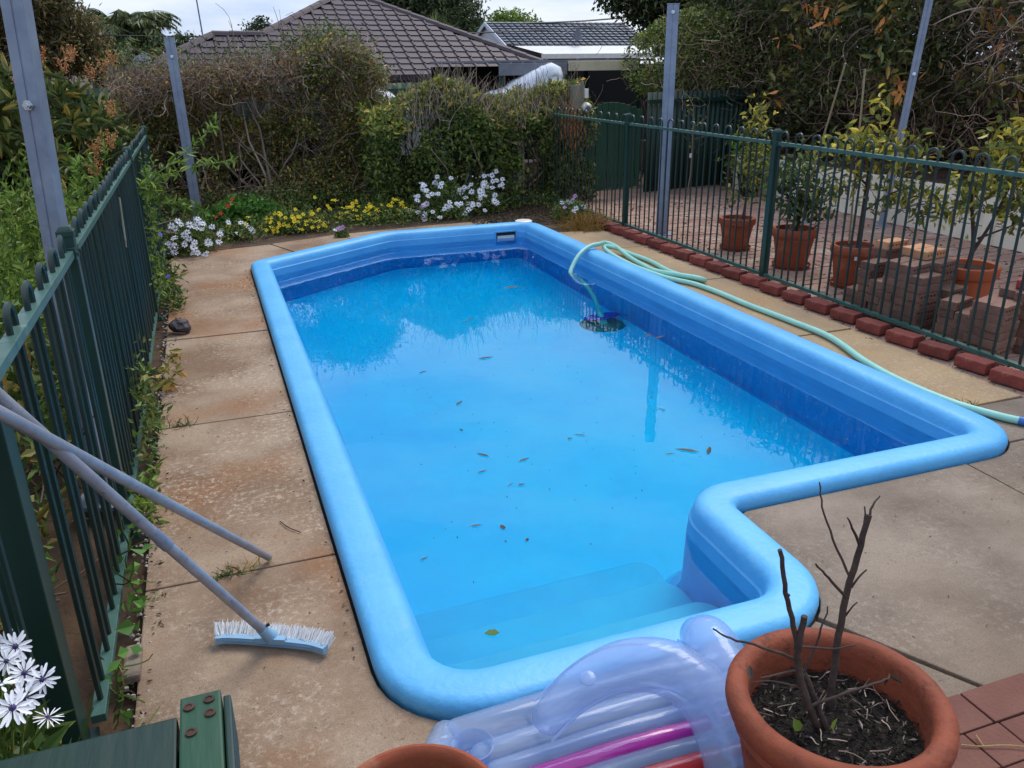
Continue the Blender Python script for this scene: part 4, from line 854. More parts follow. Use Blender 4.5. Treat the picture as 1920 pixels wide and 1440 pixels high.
# feather palms
def feather_palm(label, O, h, n, L, dry=10, trunk_r=.22):
    t = thing('feather_palm', label, 'palm tree', O); trunk(t, [(0, 0, 0), (.03, 0, h * .5), (0, 0, h)], trunk_r, trunk_r * .8)
    def fr(n, el0, el1, m, name, Ls):
        Ps, As, Ls_ = [], [], []; spines = []
        for i in range(n):
            az = 2 * PI * i / n + random.uniform(-.2, .2); el = random.uniform(el0, el1); p = Vector((0, 0, h)); l_ = Ls * random.uniform(.8, 1.1); pts = []
            for k in range(13):
                pts.append(p.copy()); e = el - (k / 12) ** 1.3 * 1.9 if el > -.4 else max(el - k * .08, -1.5)
                p = p + Vector((math.cos(az) * math.cos(e), math.sin(az) * math.cos(e), math.sin(e))) * l_ / 12
            spines.append([tuple(q) for q in pts])
            for k in range(2, 13):
                d = (pts[k] - pts[k - 1]).normalized(); sd = d.cross(Vector((0, 0, 1))).normalized()
                for f in (0, .2, .4, .6, .8):
                    for s_ in (-1, 1):
                        Ps.append(pts[k].lerp(pts[k - 1], f)); a = (sd * s_ + d * .5 + Vector((0, 0, -.7 - random.random() * .5))).normalized(); As.append(a); Ls_.append(l_ * .26 * math.sin(PI * min(.95, k / 13 + .1)) + .06)
        leaf_obj(name, [tuple(p) for p in Ps], np.array([tuple(a) for a in As]), np.array(Ls_), .055, m, t, kind='stuff', droop=.3)
        tube_obj(name + '_stems', np.array(spines), .025, .006, m, t, 4)
    fr(n, -.1, 1.3, K['l_palm'], 'fronds', L); fr(dry, -1.1, -.5, K['l_palmdry'], 'dry_fronds', L * .75)
feather_palm('shaggy feather palm with a skirt of dry fronds behind the orange blossom tree', (-2.45, 40, 0), 2.75, 54, 2.7, 44, .8)
feather_palm('smaller feather palm left of the shaggy palm', (-3.75, 41, 0), 2.5, 24, 1.7, 16, .25)
t = thing('fan_palm', 'fan palm with spiky upright leaves behind the right slope of the brown roof', 'palm tree', (7.6, 28, 0)); trunk(t, [(0, 0, 0), (0, 0, 1.2), (.02, 0, 2.3)], .18, .15)
Ps, As, Ls = [], [], []
for i in range(34):
    az = random.uniform(0, 2 * PI); el = random.uniform(-.2, 1.4); d = Vector((math.cos(az) * math.cos(el), math.sin(az) * math.cos(el), math.sin(el))); c = Vector((0, 0, 2.3)) + d * random.uniform(.3, .6)
    sd = d.cross(Vector((0, 0, 1))).normalized(); u = sd.cross(d)
    for k in range(26):
        a = -1.5 + 3 * k / 25; Ps.append(c); As.append((d * math.cos(a) + sd * math.sin(a) * .9 + u * random.uniform(-.1, .1)).normalized()); Ls.append(.55 * random.uniform(.8, 1.1))
leaf_obj('fans', [tuple(p) for p in Ps], np.array([tuple(a) for a in As]), np.array(Ls), .03, K['l_palm'], t, kind='stuff')

# mango tree with orange blossom spikes
O = np.array([-2.2, 8.6, 0]); t = thing('mango_tree', 'broad dark leaved fruit tree with orange blossom spikes left of the fence', 'tree', tuple(O))
trunk(t, [(0, 0, 0), (.05, 0, .5), (0, .05, 1.0)], .09, .06); limbs(t, O, 12, .6, 1.5, .16, .03, k=8)
n = 2000; q = nrm(RG.normal(size=(n, 3))) * (RG.random((n, 1)) ** .3) * [1.75, 2.1, 1.0] + [-2.25, 8.9, .86]
q = q[(q[:, 0] < -.58) & (q[:, 2] > .2) & (q[:, 2] < 1.95)]; q[:, 2] *= 1 - .06 * vnoise(q, 1.5)
Ps = np.repeat(q, 12, 0); As = rdir(len(Ps), .05); Ps = Ps + As * .02
leaf_obj('crown', Ps - O, As, RG.uniform(.12, .2, len(Ps)), RG.uniform(.03, .045, len(Ps)), K['l_mango'], t, six=True, droop=.45, kind='stuff', nup=1.2)
bl = [(-.95, 8.0, 1.72), (-1.15, 8.3, 1.8), (-1.45, 8.2, 1.82), (-.8, 8.3, 1.66), (-1.7, 8.4, 1.9), (-2.0, 8.2, 1.95), (-.72, 8.6, 1.72), (-1.9, 7.0, 1.55), (-2.3, 7.2, 1.5), (-1.5, 7.2, 1.55), (-1.2, 7.4, 1.6), (-.72, 6.9, 1.16), (-.62, 6.95, 1.2), (-.75, 6.8, 1.02), (-.6, 7.3, 1.4), (-1.35, 6.9, 1.4), (-1.0, 8.9, 1.8), (-.66, 9.2, 1.78), (-1.7, 6.7, 1.2), (-2.6, 7.3, 1.62), (-1.05, 9.4, 1.84), (-1.4, 9.0, 1.86)]
for b in bl:
    P = []; A_ = []
    for j in range(6):
        ax = Vector((random.uniform(-.7, .7), random.uniform(-.7, .7), 1)).normalized(); k = 26
        for i in range(k): f = random.random(); P.append(Vector(b) + ax * f * .13 + Vector((random.gauss(0, 1), random.gauss(0, 1), random.gauss(0, 1))) * .016 * (1.1 - f)); A_.append((ax * .4 + Vector((random.gauss(0, 1), random.gauss(0, 1), random.gauss(0, 1)))).normalized())
    leaf_obj('blossom', np.array([tuple(p) for p in P]) - O, np.array([tuple(a) for a in A_]), .018, .009, K['l_orange'], t, kind='stuff')
# bright green bush with upright stems
def stem_bush(name, label, O, spots, h, leafL, leafW, m, flower=None, nf=0, cat='bush', lean=.25, per=26, up=.9, stemr=.003):
    O = np.array(O); t = thing(name, label, cat, tuple(O)); n = len(spots); P = np.array(spots, dtype=float)
    D = rdir(n, 3.0 / max(lean, .05) * .25); hh = np.array(h) * RG.uniform(.75, 1.1, n); W = walks(P, D, hh / 9, 10, .12, .02); W[..., 0] = np.minimum(W[..., 0], -.56)
    tube_obj('stems', W - O, stemr, stemr * .4, K['l_ground'], t, 3, kind='stuff')
    i = RG.integers(0, n, n * per); f = RG.random(n * per) ** .7 * 8.99; a = f.astype(int); fr_ = (f - a)[:, None]; B = W[i, a] * (1 - fr_) + W[i, a + 1] * fr_; T = nrm(W[i, a + 1] - W[i, a])
    A = nrm(T * up + rdir(len(B)) * .9); A[:, 0] = np.where(B[:, 0] > -.62, -np.abs(A[:, 0]), A[:, 0]); leaf_obj('foliage', B - O, A, RG.uniform(leafL * .7, leafL * 1.25, len(B)), RG.uniform(leafW * .7, leafW * 1.2, len(B)), K[m], t, kind='stuff')
    return t, W
sp = [(random.uniform(-2.4, -.64), random.uniform(3.9, 6.7), 0) for _ in range(620)]
sp.sort(key=lambda p: p[1]); hh = [max(.5, 1.08 + .22 * noise.noise(Vector((p[0] * 1.5, p[1] * 1.3, 0))) + (p[1] - 5) * .13 - .18 * (p[0] < -1.6)) for p in sp]
t, W = stem_bush('plumbago_bush', 'bright green bush of upright leafy stems behind the left pool fence', (-1.4, 5.3, 0), sp, hh, .055, .018, 'l_bright', per=60)
fm_blue = None

# ------------------------------------------------------------------ flowers
def flower_mesh(name, r, npet, m1, m2, wd, cup=.1, eye=.2, two=False):
    mb = MB(); fr = random.Random(name)
    for i in range(npet):
        a = 2 * PI * i / npet + .1 * (i % 2); a += fr.uniform(-.09, .09); u = Vector((math.cos(a), math.sin(a), fr.uniform(-.22, .16))) * fr.uniform(.86, 1.06); s_ = Vector((-math.sin(a), math.cos(a), fr.uniform(-.35, .35))); z = .004 * (i % 2)
        mb.add([u * r * .12 + Vector((0, 0, z)), u * r * .55 + s_ * wd * r + Vector((0, 0, cup * r + z)), u * r * .93 + s_ * wd * .6 * r + Vector((0, 0, cup * r * .7 + z)), u * r + Vector((0, 0, cup * .5 * r + z)), u * r * .93 - s_ * wd * .6 * r + Vector((0, 0, cup * r * .7 + z)), u * r * .55 - s_ * wd * r + Vector((0, 0, cup * r + z))], [(0, 1, 2, 3), (0, 3, 4, 5)])
    mb.mi = 1; e = r * eye; k = 8
    mb.add([(e * math.cos(2 * PI * j / k), e * math.sin(2 * PI * j / k), .1 * r) for j in range(k)] + [(0, 0, .2 * r)], [(j, (j + 1) % k, k) for j in range(k)])
    return mb.mesh(name, [K[m1], K[m2]])
FD = [flower_mesh('daisy%d' % v, .038, 13, 'petal_white', 'eye_blue', .13) for v in range(4)]; FDn = [flower_mesh('daisy_near%d' % v, .036, 15, 'petal_white', 'eye_blue', .11, cup=.04, eye=.19) for v in range(4)]
FDs = flower_mesh('daisy_spoon', .033, 16, 'petal_white', 'eye_blue', .045, cup=.03, eye=.18)
FY = [flower_mesh('yellow%d' % v, .026, 6, 'petal_yellow', 'eye_yellow', .3, cup=.3) for v in range(4)]; FR = flower_mesh('nasturtium', .034, 5, 'petal_red', 'eye_yellow', .36, cup=.35)
FP = flower_mesh('pink', .03, 12, 'petal_pink', 'eye_blue', .13); FB = flower_mesh('blue', .018, 5, 'petal_blue', 'petal_blue', .34); FM = flower_mesh('magenta', .05, 5, 'petal_magenta', 'eye_yellow', .36, cup=.4)
def face_cam(p, k=.75):
    d = (Vector((0, 0, 1.75)) - Vector(p)).normalized() * k + Vector((random.gauss(0, .35), random.gauss(0, .35), random.uniform(.2, .9))); return d.to_track_quat('Z', 'Y').to_euler()
def plant(name, label, O, rad, n, m, L, Wd, cat='flowering plant', group=None, stems=30, h=.3):
    O = np.array(O, dtype=float); t = thing(name, label, cat, tuple(O), group=group)
    P = nrm(RG.normal(size=(n, 3))) * (RG.random((n, 1)) ** .45) * np.array(rad); P[:, 2] = np.abs(P[:, 2]); P *= 1 + .2 * vnoise(P, 5, O[0])[:, None]
    leaf_obj('foliage', P, nrm(rdir(n, .3) + P * .8), RG.uniform(L * .6, L * 1.3, n), RG.uniform(Wd * .6, Wd * 1.3, n), K[m], t, kind='stuff')
    B = np.zeros((stems, 3)); tube_obj('stems', walks(B, rdir(stems, 1), np.max(rad) / 7, 7, .15), .004, .002, K['l_ground'], t, 3, kind='stuff')
    return t
def flowers(t, me, pts, sc=1):
    for p in pts:
        o = link('flower', random.choice(me) if isinstance(me, list) else me, t, tuple(Vector(p) - t.location), face_cam(p)); s_ = sc * random.uniform(.85, 1.12); o.scale = (s_, s_, s_)
def blob(c, r, n):
    o = []
    for _ in range(n):
        d = Vector((random.gauss(0, 1), random.gauss(0, 1) - .5, abs(random.gauss(0, 1)))).normalized(); o.append(Vector(c) + Vector((d.x * r[0], d.y * r[1], d.z * r[2])) * random.uniform(.92, 1.08))
    return o
t = plant('daisy_bush', 'large clump of white daisies in front of the green hedge', (2.72, 9.98, 0), (.36, .34, .42), 2600, 'l_ground', .05, .016); flowers(t, FD, blob((2.66, 9.93, .02), (.36, .36, .44), 46)); flowers(t, FP, [(2.38, 9.72, .16), (2.44, 9.7, .2)])
t = plant('daisy_bush', 'white daisy clump just left of the dry leaf litter, below the hedge gap', (3.22, 10.0, 0), (.3, .3, .34), 1800, 'l_ground', .05, .016); flowers(t, FD, blob((3.15, 9.98, .04), (.3, .3, .30), 26)); flowers(t, FD, blob((3.38, 10.05, .3), (.14, .14, .2), 14))
t = plant('daisy_bush', 'dense white daisy clump at the far end of the left fence', (-.22, 8.98, 0), (.26, .34, .30), 2000, 'l_ground', .05, .016); flowers(t, FD, blob((-.2, 8.92, .02), (.27, .36, .32), 44))
t = plant('daisy_bush', 'small white daisy group at the foot of the flower bed post', (.24, 9.5, 0), (.2, .18, .16), 700, 'l_ground', .05, .016); flowers(t, FD, blob((.24, 9.46, .04), (.18, .15, .14), 10))
t = plant('yellow_flower_bed', 'yellow flowering clump nearer the left fence', (.86, 9.75, 0), (.42, .3, .2), 2200, 'l_ground', .05, .02); flowers(t, FY, blob((.88, 9.68, .03), (.36, .28, .2), 52)); flowers(t, FY, blob((.5, 9.6, .0), (.4, .2, .22), 14))
t = plant('yellow_flower_bed', 'yellow flowering clump between the twiggy hedge and the big daisies', (1.86, 10.05, 0), (.42, .28, .17), 2200, 'l_ground', .05, .02); flowers(t, FY, blob((1.68, 9.98, .04), (.24, .22, .19), 46)); flowers(t, FY, blob((2.1, 10.05, .04), (.2, .2, .18), 26)); flowers(t, FY, blob((1.3, 10.3, .0), (.3, .2, .26), 12))
t = plant('nasturtium_patch', 'round leaved plant with red flowers right of the flower bed post', (.38, 10.35, 0), (.5, .35, .32), 1500, 'l_nast', .07, .07); flowers(t, FR, [(.2, 10.0, .28), (.12, 9.98, .2), (.26, 10.02, .34), (.06, 9.95, .16)])
t = plant('small_flower_plant', 'small pink-white flower tuft at the edge of the far concrete', (1.32, 9.12, 0), (.085, .08, .09), 420, 'l_ground', .04, .014); flowers(t, FP, [(1.30, 9.07, .1), (1.33, 9.06, .11), (1.27, 9.08, .09)]); flowers(t, FD, [(1.25, 9.07, .085)], .8)
t = plant('daisy_bush', 'sparse daisy plant with pink blooms by the far fence corner', (4.05, 9.1, 0), (.26, .3, .24), 1400, 'l_ground', .05, .016); flowers(t, FD, blob((4.02, 9.05, .0), (.22, .25, .22), 7)); flowers(t, FP, [(4.05, 9.05, .24), (4.1, 9.1, .27), (3.9, 8.95, .17)])
# dry grass tuft
n = 900; P = RG.normal(size=(n, 3)) * [.13, .1, 0]; D = rdir(n, .75); t = thing('dry_grass_tuft', 'yellow dry grass tuft at the far end of the tan concrete', 'grass tuft', (4.02, 8.52, 0)); V = walks(P, D, RG.uniform(.03, .055, n), 6, .15, -.12); tube_obj('blades', V, .0035, .001, K['l_dry'], t, 3, kind='stuff')
# near daisy bush in front of the post, beside the bench
t = plant('daisy_bush', 'nearest white daisy bush with big purple-eyed blooms by the green bench', (-.60, 1.58, 0), (.22, .28, .58), 2600, 'l_ground', .07, .024)
px = [(-.442, 1.381, .704), (-.432, 1.427, .686), (-.405, 1.45, .70), (-.399, 1.40, .651), (-.463, 1.558, .646), (-.532, 1.704, .581), (-.54, 1.806, .544), (-.475, 1.46, .70), (-.57, 1.86, .50), (-.60, 1.95, .46)]
for i, p in enumerate(px): flowers(t, FDs if i == 3 else FDn, [p], .92)
t2 = tube_obj('flower_stems', np.array([[(-.58 + .6 + 0, 0, .2), tuple((Vector(p) - Vector((-.6, 1.58, 0))) * .7 + Vector((0, 0, .1))), tuple(Vector(p) - Vector((-.6, 1.58, 0)) - Vector((0, 0, .004)))] for p in px]), .003, .002, K['l_bright'], t, 4)
for p in [(-1.0, 5.0, .95), (-.62, 4.6, .62), (-.7, 6.1, 1.0), (-1.5, 4.5, .8), (-.40, 6.5, .75), (-.41, 5.1, .4)]:
    pass
# planting behind the left fence
def underplant(name, label, x0, x1, y0, y1, h, n, m, L, Wd, cat='shrub'):
    O = np.array([(x0 + x1) / 2, (y0 + y1) / 2, 0]); t = thing(name, label, cat, tuple(O)); P = np.stack([RG.uniform(x0, x1, n), RG.uniform(y0, y1, n), h * RG.random(n) ** .7], 1)
    P[:, 2] *= .8 + .5 * vnoise(P * [1, 1, 0], 1.7, 7); P = P[vnoise(P, 3, 3) > RG.uniform(-.6, .3, n)]
    leaf_obj('foliage', P - O, rdir(len(P), .25), RG.uniform(L * .6, L * 1.3, len(P)), RG.uniform(Wd * .6, Wd * 1.3, len(P)), K[m], t, kind='stuff')
    B = np.stack([RG.uniform(x0, x1, 60), RG.uniform(y0, y1, 60), np.zeros(60)], 1); tube_obj('stems', walks(B - O, rdir(60, 2), h / 8, 8, .2), .006, .003, K['dead'], t, 4, kind='stuff'); return t
underplant('shrub', 'dark leafy shrub behind the left fence under the yellow strap leaves', -2.0, -.66, 2.3, 4.2, .85, 9000, 'l_ground', .06, .026)
underplant('shrub', 'low green shrub behind the nearest part of the left fence', -1.6, -.74, 1.2, 2.5, .5, 4500, 'l_ground', .07, .034)
underplant('shrub', 'dark shrub filling the space behind the far part of the left fence', -2.2, -.66, 6.2, 8.4, 1.0, 8000, 'l_hedge', .06, .024)
t = thing('strap_leaf_plant', 'yellowing strap leaved plant with orange tips behind the left fence', 'plant', (-.95, 3.0, 0)); n = 240; P = np.clip(RG.normal(size=(n, 3)), -2, 1.6) * [.12, .35, .0] + [0, 0, .6]; A = rdir(n, 1.9); A[:, 0] = -np.abs(A[:, 0]) * .8; A = nrm(A)
leaf_obj('straps', P, A, RG.uniform(.22, .38, n), RG.uniform(.02, .03, n), K['l_strap'], t, six=True, droop=.3, kind='stuff'); tube_obj('stems', walks(np.stack([RG.normal(size=30) * .12, RG.normal(size=30) * .3, np.zeros(30)], 1), rdir(30, 4), .08, 8, .1), .012, .008, K['l_strap'], t, 4)
P = RG.normal(size=(220, 3)) * [.06, .12, .05] + [-.1, .1, 1.02]; leaf_obj('blossom', P, rdir(220), .022, .014, K['l_orange'], t, kind='stuff')
# terracotta pots glimpsed through the near bars
for k_, (x, y) in enumerate(((-.86, 2.35), (-.80, 2.62))):
    mb = MB(); mb.lathe([(0, 0), (.07, 0), (.095, .15), (.105, .15), (.107, .19), (.095, .19), (.09, .16), (0, .15)], 18); o = mb.build('small_pot', K['terra']); o.location = (x, y, -.05); tag(o, ['small terracotta pot behind the near fence bars, closest to the thick post', 'second small terracotta pot behind the near fence bars, beside the shrub'][k_], 'pot')

# climbing sprays on the left fence, plants growing out under it
def spray(label, pts, n, m, L, Wd, rad, name='fence_creeper', cat='creeper', twig=14):
    pts = np.array(pts); O = pts.mean(0) * [1, 1, 0]; t = thing(name, label, cat, tuple(O)); i = RG.integers(0, len(pts), n); P = pts[i] + RG.normal(size=(n, 3)) * rad
    P[:, 2] = np.maximum(P[:, 2], .01)
    leaf_obj('foliage', P - O, rdir(n, .2), RG.uniform(L * .6, L * 1.3, n), RG.uniform(Wd * .6, Wd * 1.3, n), K[m], t, kind='stuff')
    b = pts[RG.integers(0, len(pts), twig)]; tube_obj('stems', walks(b - O, rdir(twig, .9), .02, 6, .3), .004, .002, K['l_ground'], t, 3, kind='stuff'); return t
t = spray('green creeper pushing through the left fence beside the far post', [(-.42, 6.5 + .1 * i, .25 + .09 * (i % 9)) for i in range(9)], 620, 'l_bright', .045, .016, [.035, .14, .1]); flowers(t, FB, [(-.36, 6.5, .62), (-.34, 6.3, .35)])
t = thing('fence_creeper', 'long arching leafy shoots reaching from the left fence over the flower bed', 'creeper', (-.44, 6.7, 0))
Ws = np.array([[tuple(p) for p in smoothpath([(0, 0, .95), (.2, .3, 1.06), (.45, .7, 1.2), (.62, 1.1, 1.36)], 4)], [tuple(p) for p in smoothpath([(0, .1, .93), (.25, .3, 1.0), (.5, .6, 1.02), (.72, .9, 1.0)], 4)], [tuple(p) for p in smoothpath([(0, 0, .9), (.12, .1, .8), (.3, .25, .75), (.42, .4, .66)], 4)]])
[tube_obj('stem', Ws[j_:j_ + 1], .004, .002, K['l_bright'], t, 4) for j_ in range(3)]; i = RG.integers(0, 3, 260); j = RG.integers(0, 12, 260); P = Ws[i, j] + RG.normal(size=(260, 3)) * .012; leaf_obj('foliage', P, rdir(260, .1), RG.uniform(.06, .1, 260), .022, K['l_bright'], t, six=True, kind='stuff')
spray('green weeds growing under the left fence beside the middle post', [(-.40, 4.0, .2), (-.42, 4.15, .32), (-.40, 4.3, .1), (-.41, 3.8, .12)], 300, 'l_ground', .05, .024, [.022, .1, .09], 'weed', 'weed')
spray('low weed in the angle of the left fence below the middle post', [(-.40, 3.35, .08), (-.41, 3.25, .16)], 130, 'l_bright', .05, .022, [.02, .07, .05], 'weed', 'weed')
spray('red-brown weed with drooping seed heads on the deck edge by the left fence', [(-.40, 4.95, .08), (-.36, 4.8, .05), (-.33, 5.05, .14)], 34, 'l_strap', .08, .035, [.045, .11, .04], 'weed', 'weed', 20)
spray('dark green tuft at the deck edge by the far left concrete joint', [(-.40, 7.1, .06), (-.36, 6.85, .05), (-.40, 7.5, .1)], 300, 'l_ground', .07, .025, [.05, .16, .05], 'weed', 'weed')
spray('bright leaves poking out under the left fence nearest the brush head', [(-.43, 2.72, .10), (-.42, 2.62, .05), (-.44, 2.9, .12)], 22, 'l_nast', .055, .045, [.02, .08, .035], 'weed', 'weed')
spray('small leaves under the left fence close to the green bench', [(-.44, 2.32, .05), (-.43, 2.2, .04)], 11, 'l_nast', .05, .04, [.015, .06, .02], 'weed', 'weed')
for k_, (x, y, n, lb) in enumerate(((-.12, 2.79, 60, 'thin grass tuft in the near deck joint under the brush pole'), (.10 - .16, 2.83, 40, 'brownish grass tuft beside the tip of the second pole'), (-.28, 4.31, 46, 'green moss grass in the middle deck joint by the left fence'), (3.70, 3.03, 26, 'tiny weed in the deck joint near the hose end'), (.30, 7.0, 20, 'small weed at the pool edge by the far left joint'))):
    P = RG.normal(size=(n, 3)) * [.035, .01, 0]; t = thing('grass_tuft', lb, 'grass tuft', (x, y, -.005)); tube_obj('blades', walks(P, rdir(n, .45), RG.uniform(.008, .018, n), 5, .3), .0022, .001, K['l_dry' if k_ == 1 else 'l_ground'], t, 3, kind='stuff')
# ground cover of the bed and leaf litter
n = 26000; P = np.stack([RG.uniform(-.5, 4.3, n), RG.uniform(9.0, 11.4, n), RG.random(n) ** 1.5 * .16], 1); fr_ = np.interp(P[:, 0], [-.5, .6, 1.3, 2.4, 3.3, 4.3], [8.95, 9.2, 9.42, 9.52, 9.3, 8.7]); P = P[(P[:, 1] > fr_ + .02) & (vnoise(P, 2.2, 2) > RG.uniform(-.45, .4, n))]
P[:, 2] += .12 * np.clip(P[:, 1] - 10, 0, 1)
lit = (P[:, 0] > 2.9) & (P[:, 1] < 9.9); o = leaf_obj('ground_cover', P[~lit], rdir((~lit).sum(), .5), RG.uniform(.03, .06, (~lit).sum()), RG.uniform(.015, .03, (~lit).sum()), K['l_ground'], kind='stuff'); o['label'] = 'low green ground cover in the far flower bed'; o['category'] = 'ground cover'
n = 5000; P = np.stack([RG.uniform(2.9, 4.25, n), RG.uniform(8.9, 10.6, n), RG.random(n) * .02], 1); o = leaf_obj('leaf_litter', P, rdir(n, .05) * [1, 1, .2], RG.uniform(.03, .05, n), RG.uniform(.012, .02, n), K['l_debris'], kind='stuff', rnd=RG.random(n) * .4 + .6); o['label'] = 'brown leaf litter on the soil beside the skimmer lid'; o['category'] = 'leaf litter'
n = 420; y = RG.uniform(1.4, 8.6, n); P = np.stack([-.41 + RG.normal(size=n) * .018, y, RG.random(n) * .01 - .03], 1); V = []; F = []
mb = MB()
for p in P:
    s_ = random.uniform(.006, .014); M_ = Matrix.Rotation(random.uniform(0, 6), 3, Vector((random.random(), random.random(), 1)).normalized()); mb.box((p[0], p[1], p[2] + .02), (s_ * 1.3, s_, s_ * .8), M=M_, top=.7)
o = mb.build('gravel', K['gravel'], kind='stuff'); o['label'] = 'pale gravel along the foot of the left fence'; o['category'] = 'gravel'
n = 700; P = np.stack([RG.uniform(4.4, 7.2, n), RG.uniform(2.8, 10.2, n), np.full(n, .013) + RG.random(n) * .008], 1); o = leaf_obj('scattered_leaves', P, rdir(n) * [1, 1, .1], RG.uniform(.03, .06, n), RG.uniform(.012, .02, n), K['l_debris'], kind='stuff'); o['label'] = 'dry leaves scattered over the dusty brick paving'; o['category'] = 'leaf litter'
n = 500; P = np.stack([4.28 + RG.normal(size=n) * .05, RG.uniform(3.2, 5.0, n), RG.random(n) * .03], 1); o = leaf_obj('fence_litter', P, rdir(n, .2), RG.uniform(.02, .05, n), .012, K['l_debris'], kind='stuff', rnd=RG.random(n) * .5 + .5); o['label'] = 'dry litter caught under the right pool fence'; o['category'] = 'leaf litter'

# ------------------------------------------------------------------ potted citrus trees beyond the fence
def pot_prof(r, h, style):
    rb = r * .68; t = .022
    if style == 'roll': rim = [(r * .9, h * .74), (r * .95, h * .76), (r * 1.01, h * .82), (r * 1.02, h * .9), (r * .99, h * .97), (r * .95, h)]
    else: rim = [(r * .92, h * .78), (r * .98, h * .785), (r, h * .80), (r * 1.02, h * .985), (r, h)]
    return [(0, .002), (rb, 0), (rb * 1.02, .01)] + [(rb + (r * .9 - rb) * .55, h * .42), (rb + (r * .9 - rb) * .57, h * .43), (rb + (r * .9 - rb) * .56, h * .44)] + rim + [(r - t * 1.4, h * .995), (r * .9 - t, h * .8), (r * .85 - t, h * .55)]
def potted(label, x, y, r, h, style, m, stems, clusters, ml, L=.065, saucer=True, gname='citrus trees in terracotta pots'):
    t = thing('potted_citrus', label, 'potted tree', (x, y, .01), 0, gname); z0 = .022 if saucer else 0
    mb = MB(); mb.lathe([(a, b + z0) for a, b in pot_prof(r, h, style)], 36); mb.build('pot', K[m], t, smooth=True, ang=35)
    if saucer: mb = MB(); mb.lathe([(0, .012), (r * .8, .012), (r * .86, .034), (r * .88, .032), (r * .8, 0), (0, 0)], 28); mb.build('saucer', K['terra_old'], t, smooth=True, ang=35)
    mb = MB(); zz = z0 + h * .88; k = 24; vs = [(0, 0, zz + .01)]; rr = r * .9
    for q in (.35, .7, 1): vs += [(rr * q * math.cos(2 * PI * j / k), rr * q * math.sin(2 * PI * j / k), zz + random.uniform(-.006, .01)) for j in range(k)]
    mb.add(vs, [(0, 1 + j, 1 + (j + 1) % k) for j in range(k)] + [(1 + a * k + j, 1 + (a + 1) * k + j, 1 + (a + 1) * k + (j + 1) % k, 1 + a * k + (j + 1) % k) for a in (0, 1) for j in range(k)]); mb.build('soil', K['soil_dark'], t, smooth=True)
    for s_ in stems:
        p = smoothpath(s_[0], 4); k = len(p); mb = MB(); mb.tube(p, [s_[1] + (s_[2] - s_[1]) * i / (k - 1) for i in range(k)], 7); mb.build('trunk', K['bark_dark'], t, smooth=True, ang=80)
    Ps, As, tw = [], [], []
    for (c, rad, n) in clusters:
        q = RG.normal(size=(n, 3)) * np.array(rad) * .55 + np.array(c); Ps.append(q); A = rdir(n, -.1); As.append(A)
        b = q[::9]; st = b + (np.array([0, 0, c[2] * .8]) * [0, 0, 1] + np.array([c[0] * .7, c[1] * .7, 0]) - b) * .6
        W = np.stack([st + (b - st) * f + RG.normal(size=b.shape) * .01 * (f > 0) for f in (0, .33, .66, 1)], 1); tw.append(W)
    P = np.concatenate(Ps); A = np.concatenate(As)
    leaf_obj('leaves', P, A, RG.uniform(L * .7, L * 1.3, len(P)), RG.uniform(L * .38, L * .55, len(P)), K[ml], t, six=True, droop=.3, kind='stuff', rnd=np.clip(RG.random(len(P)) * .7 + (P[:, 2] - .7) * .35, 0, 1))
    tube_obj('twigs', np.concatenate(tw), .004, .002, K['bark_dark'], t, 4, kind='stuff'); return t
potted('tall narrow citrus with a yellowing top, farthest of the terracotta pots', 4.84, 6.88, .175, .29, 'flat', 'terra', [([(.06, 0, .24), (.08, .0, .5), (.1, .02, .8), (.13, .03, 1.3)], .014, .004), ([(-.07, 0, .24), (-.06, .02, .5), (-.08, .03, .62)], .006, .002)],
       [((.14, .03, 1.15), (.11, .11, .24), 170), ((.13, 0, .85), (.16, .15, .14), 90), ((.12, .0, .62), (.2, .18, .14), 90), ((-.08, .02, .48), (.06, .05, .08), 14)], 'l_citrus', .06)
potted('bushy dark leaved citrus with a white tag, in the pot with a rolled rim', 4.86, 6.04, .195, .33, 'roll', 'terra', [([(0, 0, .28), (.04, .01, .45), (.05, .03, .62)], .022, .012), ([(.04, .01, .45), (-.08, .03, .62), (-.16, .05, .75)], .012, .004), ([(.04, .01, .42), (.16, -.02, .58), (.24, -.03, .66)], .012, .004)],
       [((-.12, .05, .72), (.2, .18, .16), 170), ((.14, -.02, .64), (.24, .18, .14), 190), ((.02, .1, .86), (.22, .18, .12), 130), ((.0, -.06, .52), (.26, .16, .1), 110)], 'l_citrus_green', .07)
mb = MB(); mb.lathe([(.026, 0), (.005, .11), (0, .11)], 10, (4.93, 5.97, .40)); tag(mb.build('bait_cup', K['white'], smooth=True), 'small white cone hanging in the bushy dark leaved citrus', 'cone')
potted('citrus with a straight trunk and broad yellow crown, in the pot with a sticker', 4.87, 5.30, .18, .32, 'roll', 'terra', [([(.04, 0, .27), (.05, .01, .6), (.06, .02, .95), (.07, .02, 1.1)], .02, .01), ([(.05, .01, .6), (.24, -.06, .74), (.38, -.1, .78)], .01, .004), ([(.06, .01, .8), (-.14, .02, .95), (-.25, .04, 1.02)], .01, .004)],
       [((.05, .02, 1.12), (.38, .24, .10), 330), ((.3, -.06, .98), (.28, .2, .08), 110), ((.3, -.08, .74), (.26, .18, .14), 150), ((-.12, .02, .86), (.18, .18, .12), 70), ((.55, -.15, .62), (.14, .12, .12), 50), ((.06, 0, 1.4), (.06, .06, .14), 26)], 'l_citrus', .07)
mb = MB(); mb.box((4.76, 5.135, .275), (.034, .006, .028), -.55); tag(mb.build('pot_sticker', K['white']), 'tiny white label stuck on the rim of the third terracotta pot', 'label')
